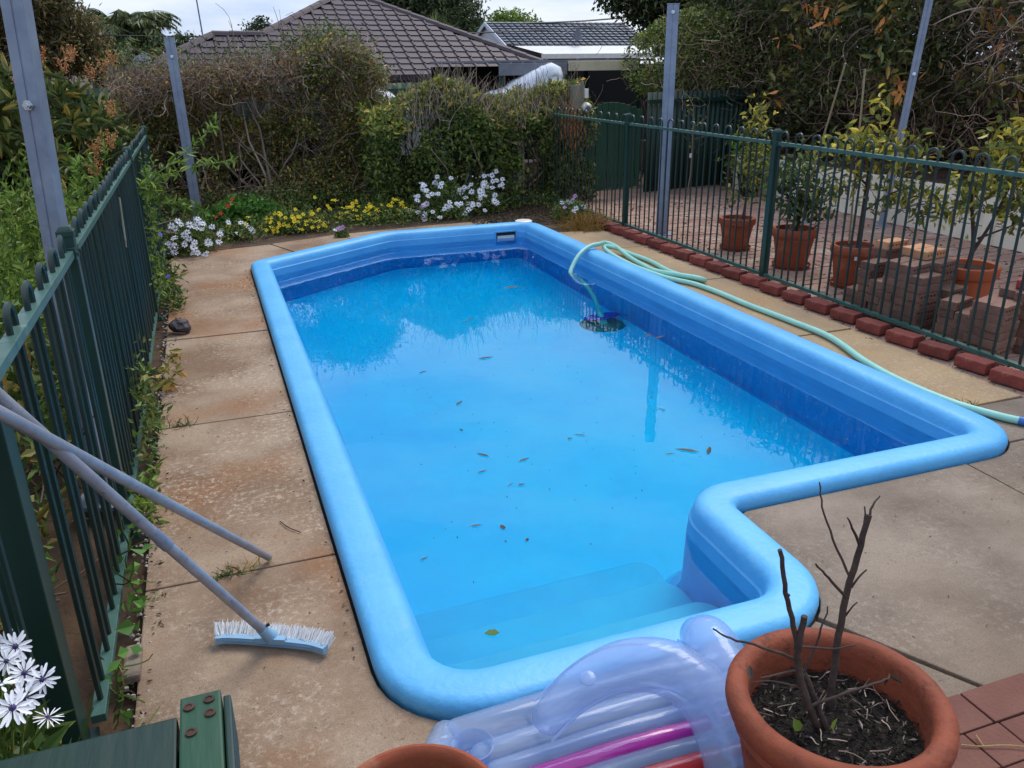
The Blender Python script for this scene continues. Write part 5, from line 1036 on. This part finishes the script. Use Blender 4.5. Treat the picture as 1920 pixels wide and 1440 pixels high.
potted('spreading citrus in the bright orange pot behind the brick piles', 5.03, 4.33, .20, .37, 'flat', 'terra_new', [([(-.02, 0, .32), (.0, .0, .5), (-.04, .02, .72), (-.1, .04, .95)], .02, .008), ([(.0, 0, .45), (.1, -.02, .65), (.2, -.04, .95), (.24, -.05, 1.15)], .014, .005), ([(.03, 0, .55), (.22, -.05, .62), (.32, -.08, .66)], .009, .003)],
       [((-.1, .05, .92), (.2, .18, .1), 70), ((.16, -.03, .82), (.26, .2, .14), 120), ((.3, -.08, 1.0), (.24, .2, .16), 110), ((.36, -.08, .68), (.16, .12, .09), 40), ((-.2, .05, .78), (.12, .12, .1), 40), ((.15, 0, 1.18), (.24, .16, .14), 70)], 'l_citrus', .075, saucer=False)
for lb, a, b in (('thin leaning cane stake in the second citrus pot', (4.92, 6.1, .33), (4.86, 5.66, 1.72)), ('thin upright cane stake in the third citrus pot', (4.92, 5.42, .33), (4.90, 5.48, 1.68))):
    mb = MB(); mb.tube([a, Vector(a).lerp(Vector(b), .5), b], .008, 6); tag(mb.build('garden_stake', K['cane'], smooth=True), lb, 'stake')
t = thing('black_pot_plant', 'bright green plant in a black plastic pot before the corrugated fence', 'potted plant', (7.0, 9.75, .01)); mb = MB(); mb.lathe([(0, 0), (.12, 0), (.16, .26), (.165, .26), (.165, .29), (.15, .29), (.14, .24), (0, .24)], 20); mb.build('pot', K['black'], t, smooth=True, ang=40)
P = RG.normal(size=(420, 3)) * [.17, .15, .16] + [0, 0, .55]; leaf_obj('leaves', P, rdir(420, .3), RG.uniform(.08, .13, 420), RG.uniform(.025, .035, 420), K['l_bright'], t, six=True, kind='stuff'); tube_obj('stems', walks(np.tile([[0, 0, .22]], (20, 1)), rdir(20, 1.5), .07, 6, .2), .005, .002, K['l_ground'], t, 4)
t = thing('bare_sapling', 'spindly bare sapling with a white tag in front of the corrugated fence', 'sapling', (6.25, 10.1, .0)); W = walks(np.zeros((1, 3)), np.array([[.1, 0, 1.]]), .15, 9, .07, .02); tube_obj('stem', W, .01, .004, K['greytwig'], t, 5)
b = W[0, [5, 6, 7, 8, 8]]; tube_obj('twigs', walks(b, rdir(5, .4), .05, 6, .2), .004, .002, K['greytwig'], t, 4); P = W[0, RG.integers(5, 9, 40)] + RG.normal(size=(40, 3)) * .07; leaf_obj('leaves', P, rdir(40), .05, .022, K['l_citrus'], t, kind='stuff')
mb = MB(); mb.box((.0, -.02, .55), (.035, .004, .06)); mb.build('tag', K['white'], t)
# a climber with yellow-green leaves in the raised bed
t = thing('lemon_shrub', 'yellow-green leafy shrub rising from the raised bed at the right edge', 'shrub', (7.55, 5.6, .45)); P = np.concatenate([RG.normal(size=(170, 3)) * [.25, .4, .12] + [0, .1, .62], RG.normal(size=(130, 3)) * [.2, .3, .2] + [0, .55, .28], RG.normal(size=(70, 3)) * [.2, .3, .14] + [0, -.5, .9]])
leaf_obj('leaves', P, rdir(len(P), -.2), RG.uniform(.10, .16, len(P)), RG.uniform(.05, .075, len(P)), K['l_citrus'], t, six=True, kind='stuff', droop=.3); tube_obj('stems', walks(RG.normal(size=(12, 3)) * [.1, .35, 0], rdir(12, 2), .13, 9, .15), .009, .004, K['greytwig'], t, 5)

# ------------------------------------------------------------------ big pot with the pruned shrub, low pot
t = thing('pruned_shrub_pot', 'big terracotta pot of dark mulch and bare pruned branches on the patio', 'potted plant', (1.11, 1.072, .15)); R0, Hh = .228, .35
prof = [(0, .003), (.145, 0), (.15, .01), (.19, .2), (.196, .245), (.206, .26), (.210, .262), (.2105, .272), (.207, .278), (.212, .285), (.224, .30), (.231, .32), (.230, .338), (.222, .352), (.208, .358), (.194, .354), (.185, .343), (.182, .325), (.179, .29), (.175, .24), (.16, .2)]
mb = MB(); mb.lathe(prof, 64); mb.build('pot', K['terra_old'], t, smooth=True, ang=50)
mb = MB(); k = 40; vs = [(0, 0, .268)]
for q in (.2, .4, .6, .8, 1): vs += [(.18 * q * math.cos(2 * PI * j / k), .18 * q * math.sin(2 * PI * j / k), .262 + random.uniform(-.006, .008) - (.004 if q == 1 else 0)) for j in range(k)]
mb.add(vs, [(0, 1 + j, 1 + (j + 1) % k) for j in range(k)] + [(1 + a * k + j, 1 + (a + 1) * k + j, 1 + (a + 1) * k + (j + 1) % k, 1 + a * k + (j + 1) % k) for a in range(4) for j in range(k)]); mb.build('mulch_bed', K['soil_dark'], t, smooth=True)
n = 1700; rr = .172 * np.sqrt(RG.random(n)); an = RG.random(n) * 2 * PI; P = np.stack([rr * np.cos(an), rr * np.sin(an), .266 + RG.random(n) * .012], 1); A = rdir(n) * [1, 1, .25]
K['mulch'] = leafmat('mulch_chips', [(0, S(18, 15, 13)), (.8, S(40, 33, 28)), (.95, S(80, 70, 60)), (1, S(140, 130, 120))], 0, .9)
leaf_obj('mulch', P, nrm(A), RG.uniform(.008, .026, n), RG.uniform(.003, .007, n), K['mulch'], t, kind='stuff')
n = 46; rr = .165 * np.sqrt(RG.random(n)); an = RG.random(n) * 2 * PI; P = np.stack([rr * np.cos(an), rr * np.sin(an), np.full(n, .277)], 1); tube_obj('dry_stalks', walks(P, nrm(rdir(n) * [1, 1, .15]), RG.uniform(.006, .016, n), 5, .2), .0016, .0008, K['greytwig'], t, 3, kind='stuff')
# branches: base -> tip, relative to the pot (x right, y away)
BR = [([(.025, .045, .25), (.028, .05, .36), (.032, .055, .48), (.05, .06, .58), (.072, .068, .655)], .0085, .006),
      ([(.068, .066, .64), (.085, .075, .668), (.11, .085, .678)], .003, .0015), ([(.062, .064, .615), (.08, .09, .66)], .003, .0015), ([(.055, .062, .60), (.02, .055, .645), (.0, .05, .67)], .0035, .0015),
      ([(.036, .055, .50), (-.03, .045, .56), (-.075, .04, .60)], .0036, .002), ([(.04, .056, .535), (.02, .1, .60), (.005, .13, .655), (.0, .14, .70)], .003, .0015), ([(.04, .056, .52), (.075, .056, .552)], .003, .0015), ([(.034, .055, .455), (.06, .05, .49)], .0028, .0012),
      ([(-.01, .0, .25), (-.035, .01, .30), (-.06, .02, .375), (-.068, .025, .43), (-.062, .028, .485)], .0085, .0065), ([(-.066, .026, .42), (-.078, .04, .48), (-.092, .05, .54), (-.103, .06, .60)], .006, .0045),
      ([(.0, -.01, .25), (-.02, .02, .31), (-.045, .03, .37)], .0075, .006), ([(-.06, .024, .40), (-.12, .05, .43), (-.17, .07, .45), (-.2, .08, .47)], .0036, .0016), ([(-.06, .022, .385), (-.12, .01, .40), (-.145, .005, .405)], .003, .0018),
      ([(-.055, .018, .35), (-.10, .02, .375), (-.15, .03, .385)], .0025, .0012), ([(-.045, .03, .37), (-.02, .04, .43), (.0, .05, .475)], .003, .0015), ([(-.04, .012, .31), (.02, -.01, .335), (.08, -.02, .345), (.10, -.015, .35)], .004, .0018), ([(-.066, .026, .43), (.0, .02, .41), (.045, .02, .405)], .0028, .0015), ([(-.085, .045, .52), (-.096, .045, .53)], .003, .002)]
BR = [([(x, y, .25 + (z - .25) * 1.19) for x, y, z in p] if i < 8 else [(x * 1.3 - .014, y, .25 + (z - .25) * 1.3) for x, y, z in p], a, b) for i, (p, a, b) in enumerate(BR)]
for p, a, b in BR:
    q = smoothpath(p, 4); k = len(q); q = [v + Vector((random.gauss(0, .0012), random.gauss(0, .0012), 0)) for v in q]; mb = MB(); mb.tube(q, [a + (b - a) * i / (k - 1) for i in range(k)], 7); mb.build('branch', K['bark_dark'], t, smooth=True, ang=80)
for p in ((-.205, .03, .43), (.115, -.015, .378), (.108, -.02, .372), (-.14, -.035, .285)): leaf_obj('dead_leaf', np.array([p]), rdir(1, -.6), .03, .014, K['l_debris'], t, six=True)
for p, a_ in (((-.03, -.03, .29), (.3, .3, .9)), ((-.10, -.01, .295), (-.3, .3, .9))): leaf_obj('green_leaf', np.array([p]), np.array([a_]), .03, .024, K['l_bright'], t, six=True)

t = thing('seedling_pot', 'low terracotta pot with a white plant label at the bottom edge beside the lounger', 'potted plant', (.212, 1.145, .15)); mb = MB(); mb.lathe([(0, .002), (.11, 0), (.14, .19), (.155, .235), (.158, .24), (.168, .262), (.172, .285), (.168, .298), (.158, .302), (.149, .296), (.145, .28), (.14, .2), (.12, .15)], 56); mb.build('pot', K['terra'], t, smooth=True, ang=50)
mb = MB(); mb.disc(.143, .225, 40); mb.build('soil', K['soil_dark'], t)
mb = MB(); mb.bar((-.105, .0, .22), (-.10, .055, .345), .045, .0015, up=(.3, -1, .4)); mb.bar((-.10, .055, .345), (-.096, .066, .362), .022, .0015, up=(.3, -1, .4)); mb.build('plant_label', K['white'], t)
n = 50; P = np.stack([RG.normal(size=n) * .06, RG.normal(size=n) * .05, np.full(n, .225)], 1); leaf_obj('shoots', P, rdir(n, 1.5), RG.uniform(.05, .09, n), .016, K['l_bright'], t, six=True)

# ------------------------------------------------------------------ inflatable lounger
t = thing('inflatable_lounger', 'translucent blue inflatable lounger with pink and red stripes lying by the pool rim', 'inflatable lounger', (.8, 1.45, 0)); O = Vector((.8, 1.45, 0))
def tubepart(name, pts, rad, m, n=20, flat=1.0):
    q = smoothpath([Vector(p) - O for p in pts], 8); rs = np.interp(np.linspace(0, 1, len(q)), np.linspace(0, 1, len(rad)), rad)
    d0 = (q[0] - q[1]).normalized(); d1 = (q[-1] - q[-2]).normalized(); pre, pr, post, qr = [], [], [], []
    for k in range(1, 5):
        a = k * PI / 10; pre.insert(0, q[0] + d0 * rs[0] * math.sin(a)); pr.insert(0, rs[0] * math.cos(a)); post.append(q[-1] + d1 * rs[-1] * math.sin(a)); qr.append(rs[-1] * math.cos(a))
    mb = MB(); mb.tube(pre + q + post, pr + list(rs) + qr, n)
    return mb.build(name, K[m], t, smooth=True, ang=70)
def seat(name, y, z, x0, x1, r, m): return tubepart(name, [(x0, y, z), ((x0 + x1) / 2, y + .004, z + .004), (x1, y, z)], [r * .9, r, r * .9], m)
seat('side_tube', 1.645, .095, .43, 1.25, .055, 'vin_blue'); seat('seat_tube', 1.555, .098, .47, 1.22, .045, 'vin_blue'); seat('seat_tube', 1.485, .105, .48, 1.2, .038, 'vin_blue')
seat('pink_stripe', 1.425, .118, .36, 1.15, .029, 'vin_pink'); seat('seat_tube', 1.375, .108, .38, 1.15, .036, 'vin_blue'); seat('red_stripe', 1.323, .118, .40, 1.15, .029, 'vin_red'); seat('seat_tube', 1.29, .10, .42, 1.12, .02, 'vin_blue')
tubepart('end_tube', [(.40, 1.66, .09), (.36, 1.58, .09), (.345, 1.48, .09), (.345, 1.38, .09), (.37, 1.30, .09)], [.045, .055, .058, .055, .04], 'vin_blue')
mb = MB(); mb.lathe([(.052, .052), (.056, .060), (.052, .064), (.046, .058), (.043, .0), (0, -.002)], 28); o = mb.build('cup_holder', K['vin_blue'], t, smooth=True, ang=50); o.location = Vector((.44, 1.548, .098)) - O
tubepart('armrest', [(.625, 1.49, .235), (.72, 1.51, .285), (.83, 1.495, .325), (.93, 1.44, .33), (.985, 1.345, .295), (.99, 1.255, .23), (.985, 1.21, .17)], [.044, .056, .065, .07, .072, .072, .07], 'vin_blue', 28)
tubepart('pillow', [(1.115, 1.60, .265), (1.10, 1.53, .30), (1.09, 1.44, .285), (1.075, 1.36, .25), (1.06, 1.3, .2)], [.05, .068, .075, .078, .07], 'vin_blue', 28)
def seam(pts, off):
    mb = MB(); mb.tube([Vector(p) - O + Vector(off) for p in smoothpath(pts, 8)], .0035, 5); mb.build('seam', K['vin_blue'], t, smooth=True)
seam([(.60, 1.475, .235), (.72, 1.51, .285), (.83, 1.495, .325), (.93, 1.44, .33), (.985, 1.345, .295), (.99, 1.255, .23)], (.005, .066, .012)); seam([(.625, 1.49, .235), (.72, 1.51, .285), (.83, 1.495, .325), (.93, 1.44, .33), (.985, 1.345, .295), (.99, 1.255, .23)], (-.02, -.062, -.014))
seam([(1.115, 1.60, .265), (1.10, 1.53, .30), (1.09, 1.44, .285), (1.075, 1.36, .25), (1.06, 1.3, .2)], (-.07, -.01, .01))
mb = MB(); mb.lathe([(0, .006), (.016, .006), (.02, .003), (.02, 0)], 16); o = mb.build('valve', K['vin_blue'], t, smooth=True); o.location = Vector((.72, 1.475, .338)) - O; o.rotation_euler = (.35, -.2, 0)
tubepart('side_tube', [(1.24, 1.66, .1), (1.27, 1.5, .1), (1.26, 1.33, .1)], [.055, .06, .055], 'vin_blue')

# ------------------------------------------------------------------ green timber bench
t = thing('timber_bench', 'dark green painted timber bench top with a bolted cross piece at its end', 'bench', (-.6, .95, .15)); O = Vector((-.6, .95, .15)); ZT = .80
for i, (y0, y1) in enumerate(((.995, 1.142), (.84, .987), (.685, .832))):
    mb = MB(); mb.box((-.62 - O.x, (y0 + y1) / 2 - O.y, ZT - .02 - O.z), (.932, y1 - y0, .04)); mb.build('board', K['timber_green'], t, bevel=.004)
mb = MB(); mb.box((-.118 - O.x, .905 - O.y, ZT - .012 - O.z), (.062, .53, .045)); mb.build('cross_piece', K['timber_green_light'], t, bevel=.004)
mb = MB(); mb.box((-.079 - O.x, .90 - O.y, ZT - .05 - O.z), (.012, .53, .10)); mb.build('end_board', K['timber_green'], t, bevel=.003)
for x, y in ((-.135, 1.142), (-.105, 1.15), (-.104, 1.118), (-.132, 1.085)):
    mb = MB(); mb.lathe([(.0085, .0), (.0085, .003), (.005, .0035), (.0045, .002), (0, .002)], 16, (x - O.x, y - O.y, ZT + .0105 - O.z)); mb.build('bolt', K['rust'], t)
for x in (-1.0, -.16):
    for y in (.74, 1.06): mb = MB(); mb.box((x - O.x, y - O.y, .325), (.07, .07, .60)); mb.build('leg', K['timber_green'], t, bevel=.004)

# ------------------------------------------------------------------ brush and poles leaning over the fence
t = thing('pool_brush', 'long aluminium pole with a curved pale blue pool brush head on the deck', 'pool brush', (0, 2.33, 0)); O = Vector((0, 2.33, 0))
ctr = [Vector((-.168, 2.385, .03)), Vector((-.13, 2.382, .026)), Vector((-.06, 2.352, .024)), Vector((.0, 2.322, .022)), Vector((.06, 2.288, .024)), Vector((.118, 2.25, .026)), Vector((.158, 2.208, .03))]
q = smoothpath(ctr, 5); mb = MB(); dirs = []
for i in range(len(q) - 1): mb.bar(q[i] - O, q[i + 1] * 1.0 - O + (q[i + 1] - q[i]) * .08, .024, .024)
for dz in (-.006, .003):
    for i in range(4, len(q) - 5): s_ = (q[i + 1] - q[i]).normalized().cross(Vector((0, 0, 1))); mb.bar(q[i] - O + s_ * .0125 + Vector((0, 0, dz)), q[i + 1] - O + s_ * .0125 + Vector((0, 0, dz)), .004, .004)
mb.build('head', K['brush_blue'], t, smooth=True, ang=30)
B0, D0 = [], []
for i in range(len(q) - 1):
    for k in range(34):
        p = q[i].lerp(q[i + 1], random.random()) - O; s_ = -(q[i + 1] - q[i]).normalized().cross(Vector((0, 0, 1)))
        B0.append(p + s_ * random.uniform(.0, .014) + Vector((0, 0, random.uniform(-.012, .014)))); D0.append((s_ * .75 + Vector((0, 0, .5)) + Vector((random.gauss(0, .06), random.gauss(0, .06), random.gauss(0, .06)))).normalized())
B0 = np.array([tuple(b) for b in B0]); D0 = np.array([tuple(d) for d in D0]); tube_obj('bristles', np.stack([B0, B0 + D0 * .022, B0 + D0 * RG.uniform(.036, .046, (len(B0), 1))], 1), .0016, .0014, K['bristle'], t, 4, kind='stuff')
pa, pb = Vector((-.004, 2.318, .05)), Vector((-.45, 1.816, 1.13)); d = (pb - pa).normalized(); tip = pb + d * .9
mb = MB(); mb.tube([pa - d * .02 - O, pa + d * .015 - O, pa + d * .055 - O], [.026, .019, .0175], 14); mb.bar(Vector((-.045, 2.335, .035)) - O, Vector((.045, 2.292, .035)) - O, .022, .02); mb.build('socket', K['brush_blue'], t, smooth=True, ang=50)
mb = MB(); mb.tube([pa + d * .05 - O, tip - O], .0145, 14); mb.build('pole', K['pole_alu'], t, smooth=True, ang=60); mb = MB(); mb.tube([pa + d * .62 - O, pa + d * .66 - O], .0172, 14); mb.tube([pa + d * .64 - O, pa + d * .70 - O], .0158, 14); mb.build('clamp_collar', K['galv'], t, smooth=True, ang=50)
mb = MB(); mb.tube([pa + d * .056 + Vector((.016, 0, .006)) - O, pa + d * .056 + Vector((.026, .0, .01)) - O], .005, 6); mb.build('clip', K['black'], t)
pa, pb = Vector((.035, 2.838, .016)), Vector((-.44, 1.749, 1.12)); d = (pb - pa).normalized(); mb = MB(); mb.tube([pa, pa + d * .35, pb + d * .9], [.0135, .0145, .0145], 14); tag(mb.build('bare_pole', K['pole_alu'], smooth=True, ang=60), 'plain aluminium pole without a head, its tip resting in the deck joint', 'pole')

# ------------------------------------------------------------------ hose and cleaner
t = thing('pool_hose', 'pale mint corrugated pool hose looping over the right pool rim', 'hose', (3.6, 5.5, 0)); O = Vector((3.6, 5.5, 0))
HP = [(3.10, 6.32, -.80), (3.15, 6.55, -.55), (3.16, 6.85, -.28), (3.10, 6.95, -.12), (3.15, 7.02, -.04), (3.26, 7.10, .05), (3.40, 7.18, .095), (3.52, 7.22, .10), (3.62, 7.30, .09), (3.68, 7.20, .07), (3.68, 6.9, .024), (3.64, 6.55, .024), (3.62, 6.3, .03), (3.66, 6.02, .055), (3.76, 5.84, .056), (3.83, 5.83, .03), (3.82, 5.95, .022), (3.76, 6.08, .022), (3.745, 6.3, .022), (3.78, 6.7, .022), (3.74, 7.0, .03), (3.66, 7.2, .06), (3.58, 7.24, .062), (3.555, 7.05, .04), (3.55, 6.7, .022), (3.56, 6.35, .022), (3.60, 6.05, .022), (3.70, 5.8, .022), (3.735, 5.5, .022), (3.74, 5.08, .022), (3.77, 4.62, .022), (3.775, 4.21, .022), (3.65, 3.75, .022), (3.60, 3.4, .022), (3.615, 3.05, .022), (3.69, 2.83, .022), (3.74, 2.74, .022)]
q = smoothpath([Vector(p) - O for p in HP], 7); mb = MB(); mb.tube(q, .0205, 12); mb.build('tube', K['hose'], t, smooth=True, ang=70)
e = q[-1]; d = (q[-1] - q[-2]).normalized(); mb = MB(); mb.tube([e - d * .01, e + d * .11], .0235, 14); mb.build('cuff', K['hose_end'], t, smooth=True, ang=50)
mb = MB(); mb.tube([Vector((3.125, 6.925, -.16)) - O, Vector((3.118, 6.94, -.135)) - O], .025, 12); mb.build('joint_ring', K['hose'], t)
t = thing('pool_cleaner', 'suction pool cleaner with a blue fin and a round grey-green foot on the pool floor', 'pool cleaner', (3.05, 6.15, floor_z(6.15)))
mb = MB(); mb.lathe([(0, .012), (.05, .03), (.17, .02), (.20, .006), (.17, .0), (0, 0)], 36); mb.build('disc_foot', K['clean_disc'], t, smooth=True)
mb = MB(); mb.tube([(0, -.02, .02), (.02, .06, .10), (.05, .17, .16)], [.04, .034, .025], 12); mb.build('body', K['hose'], t, smooth=True)
mb = MB(); k = 28
for z, r in ((.125, 1), (.135, 1)): mb.v += [(.03 + .17 * math.cos(2 * PI * i / k), .08 + .08 * math.sin(2 * PI * i / k), z + .02 * math.cos(2 * PI * i / k)) for i in range(k)]
mb.f += [tuple(range(k))[::-1], tuple(range(k, 2 * k))] + [(i, (i + 1) % k, k + (i + 1) % k, k + i) for i in range(k)]; mb.m += [0] * (k + 2); mb.build('fin', K['clean_blue'], t)

# ------------------------------------------------------------------ leaves floating on the water, small things on the deck
LV = [('slender brown leaf near the far middle of the pool', 2.30, 6.62, .16, .2, 0), ('curled dark leaf near the far middle of the pool', 2.47, 6.55, .06, .9, 0), ('narrow leaf floating left of the pool cleaner', 1.71, 5.81, .09, .5, 0), ('bent reddish leaf in the middle of the bright water', 1.54, 4.95, .10, .1, 0), ('two-lobed dark leaf right of the pool cleaner', 2.80, 4.95, .09, .7, 0), ('dark leaf floating just in front of the two-lobed one', 2.84, 4.90, .09, .3, 0), ('small red leaf in the reflection of the steel post', 2.275, 3.918, .04, 1.2, 0), ('large forked grey leaf nearest the right pool corner', 2.15, 3.20, .11, 2.4, 0), ('second blade of the forked grey leaf at the right', 2.17, 3.16, .09, .9, 0), ('curled pale leaf left of the star shaped leaf', 1.149, 3.536, .07, 2.2, 0), ('star shaped brown leaf in the middle of the near water', 1.262, 3.429, .065, .4, 0), ('flat grey leaf just below the curled pale leaf', 1.037, 3.389, .05, .3, 0), ('brown round leaf in the near centre of the pool', .984, 2.856, .04, 1.5, .6), ('small round dark leaf near the pool steps', 1.039, 2.737, .025, 1.0, .7), ('yellow-green leaf floating over the first step', .745, 2.226, .045, 2.8, 1), ('curved thin leaf left of the middle of the pool', 1.181, 4.239, .07, .8, 0), ('small pale leaf in the left part of the bright water', 1.108, 4.83, .06, .5, 0), ('straight twig-like leaf right of the middle', 1.701, 3.591, .055, 2.5, 0), ('small round dark speck leaf beside the straight one', 1.591, 3.584, .03, .2, .7), ('short dark leaf left of the forked grey leaf', 2.025, 3.233, .045, 2.9, 0), ('curved small leaf below the post reflection', 2.259, 3.73, .05, 2.0, 0), ('tiny slanting leaf near the left pool rim', .597, 2.758, .035, .4, 0), ('dark broken leaf in the near left water', .855, 2.933, .05, .0, 0), ('dark small leaf in the near water beside the pale one', 1.173, 3.205, .035, .1, .3), ('thin leaf bit in the near water', 1.13, 3.218, .03, .4, 0), ('small leaf left of the curled pale leaf', 1.113, 3.879, .035, 1.7, .2)]
for lb, x, y, L, rz, rd in LV:
    A = np.array([[math.cos(rz), math.sin(rz), .0]]); L *= 1.2; W_ = L * (.24 + .5 * rd); V, F = leaf_geo(np.array([[0, 0, 0.]]), A, L, W_, droop=.02, fold=.12, six=True, nup=30)
    o = link('floating_leaf', npmesh('leaf', V, F, K['l_bright'] if rd == 1 else K['l_debris'], rnd=np.full(2, .3 if rd == 1 else random.random() * .75)), None, (x, y, -.081)); tag(o, lb, 'leaf', 'leaves floating on the pool')
n = 110; P = np.stack([RG.uniform(.6, 2.6, n), RG.uniform(2.5, 5.5, n), np.full(n, -.082)], 1); P = P[~((P[:, 0] > 1.5) & (P[:, 1] < 2.8))]; n = len(P); o = leaf_obj('water_debris', P, nrm(rdir(n) * [1, 1, .02]), RG.uniform(.006, .02, n), RG.uniform(.004, .008, n), K['l_debris'], kind='stuff', rnd=RG.random(n) * .5, droop=.02, nup=20); o['label'] = 'tiny dark specks floating on the pool'; o['category'] = 'debris'
bm = bmesh.new(); bmesh.ops.create_icosphere(bm, subdivisions=3, radius=.075)
for v in bm.verts: v.co *= 1 + .35 * noise.noise(v.co * 18); v.co.z *= .72
me = bpy.data.meshes.new('rock'); bm.to_mesh(me); bm.free(); me.materials.append(K['rock']); tag(link('rock', me, None, (-.30, 6.05, .05)), 'dark lumpy rock on the deck beside the left fence', 'rock')
mb = MB(); mb.tube(smoothpath([(.10, 3.12, .004), (.13, 3.05, .006), (.17, 3.0, .004)], 4), .0022, 5); tag(mb.build('twig', K['bark_dark']), 'thin bent twig on the deck near the left pool rim', 'twig')
mb = MB(); mb.box((-.415, 2.38, .012), (.05, .16, .03)); tag(mb.build('stone', K['conc_grey'], bevel=.008), 'grey stone block against the near left fence rail', 'stone')
# straw lying on the patio
t = thing('straw_bundle', 'loose dry straw lying on the brick patio right of the big pot', 'straw', (1.75, 1.0, .15)); n = 46; P = np.stack([RG.uniform(-.14, .35, n), RG.normal(size=n) * .045 - .09, RG.random(n) * .012 + .004], 1); A = nrm(np.stack([np.ones(n) * RG.choice([-1, 1], n), RG.normal(size=n) * .35, RG.normal(size=n) * .03], 1)); tube_obj('stalks', np.maximum(walks(P, A, RG.uniform(.02, .06, n), 5, .05), [-9, -9, .003]), .0022, .001, K['straw'], t, 4, kind='stuff')
for p in ([(-.13, .10, .004), (-.06, .075, .006), (.02, .03, .006), (.14, -.03, .005)], [(-.13, .10, .004), (-.17, .12, .005)], [(-.12, .097, .004), (-.11, .13, .006)]):
    mb = MB(); mb.tube(smoothpath(p, 4), .0018, 5); mb.build('stalk', K['straw'], t)

# fine dirt and leaf crumbs caught along the edges of the deck
n = 760; q = RG.random(n); P = np.zeros((n, 3)); side = RG.choice(4, n, p=[.46, .3, .12, .12])
for k_, (x0, x1, y0, y1, sp) in enumerate(((-.385, -.385, 1.5, 8.6, .03), (4.105, 4.105, 3.1, 8.4, .02), (.25, .25, 2.1, 7.9, .012), (3.58, 3.52, 3.0, 8.4, .012))):
    i = side == k_; P[i, 0] = x0 + (x1 - x0) * q[i] + RG.normal(size=i.sum()) * sp; P[i, 1] = y0 + (y1 - y0) * q[i]; P[i, 2] = .006
o = leaf_obj('edge_litter', P, nrm(rdir(n) * [1, 1, .15]), RG.uniform(.008, .028, n), RG.uniform(.005, .011, n), K['l_debris'], kind='stuff'); o['label'] = 'dark leaf crumbs and dirt caught along the edges of the deck'; o['category'] = 'leaf litter'
n = 130; P = np.stack([RG.uniform(-.36, .22, n), RG.uniform(1.4, 8.4, n), np.full(n, .006)], 1); P = np.concatenate([P, np.stack([RG.uniform(1.95, 4.0, 60), RG.uniform(1.35, 2.45, 60), np.full(60, .006)], 1)])
o = leaf_obj('deck_specks', P, nrm(rdir(len(P)) * [1, 1, .1]), RG.uniform(.005, .018, len(P)), RG.uniform(.003, .006, len(P)), K['l_debris'], kind='stuff'); o['label'] = 'scattered dry specks lying on the concrete deck'; o['category'] = 'leaf litter'

for o in bpy.data.objects:
    if o.name.split('.')[0] == 'stems' and o.parent: o['kind'] = 'stuff'      # thin stems, too fine to pick apart
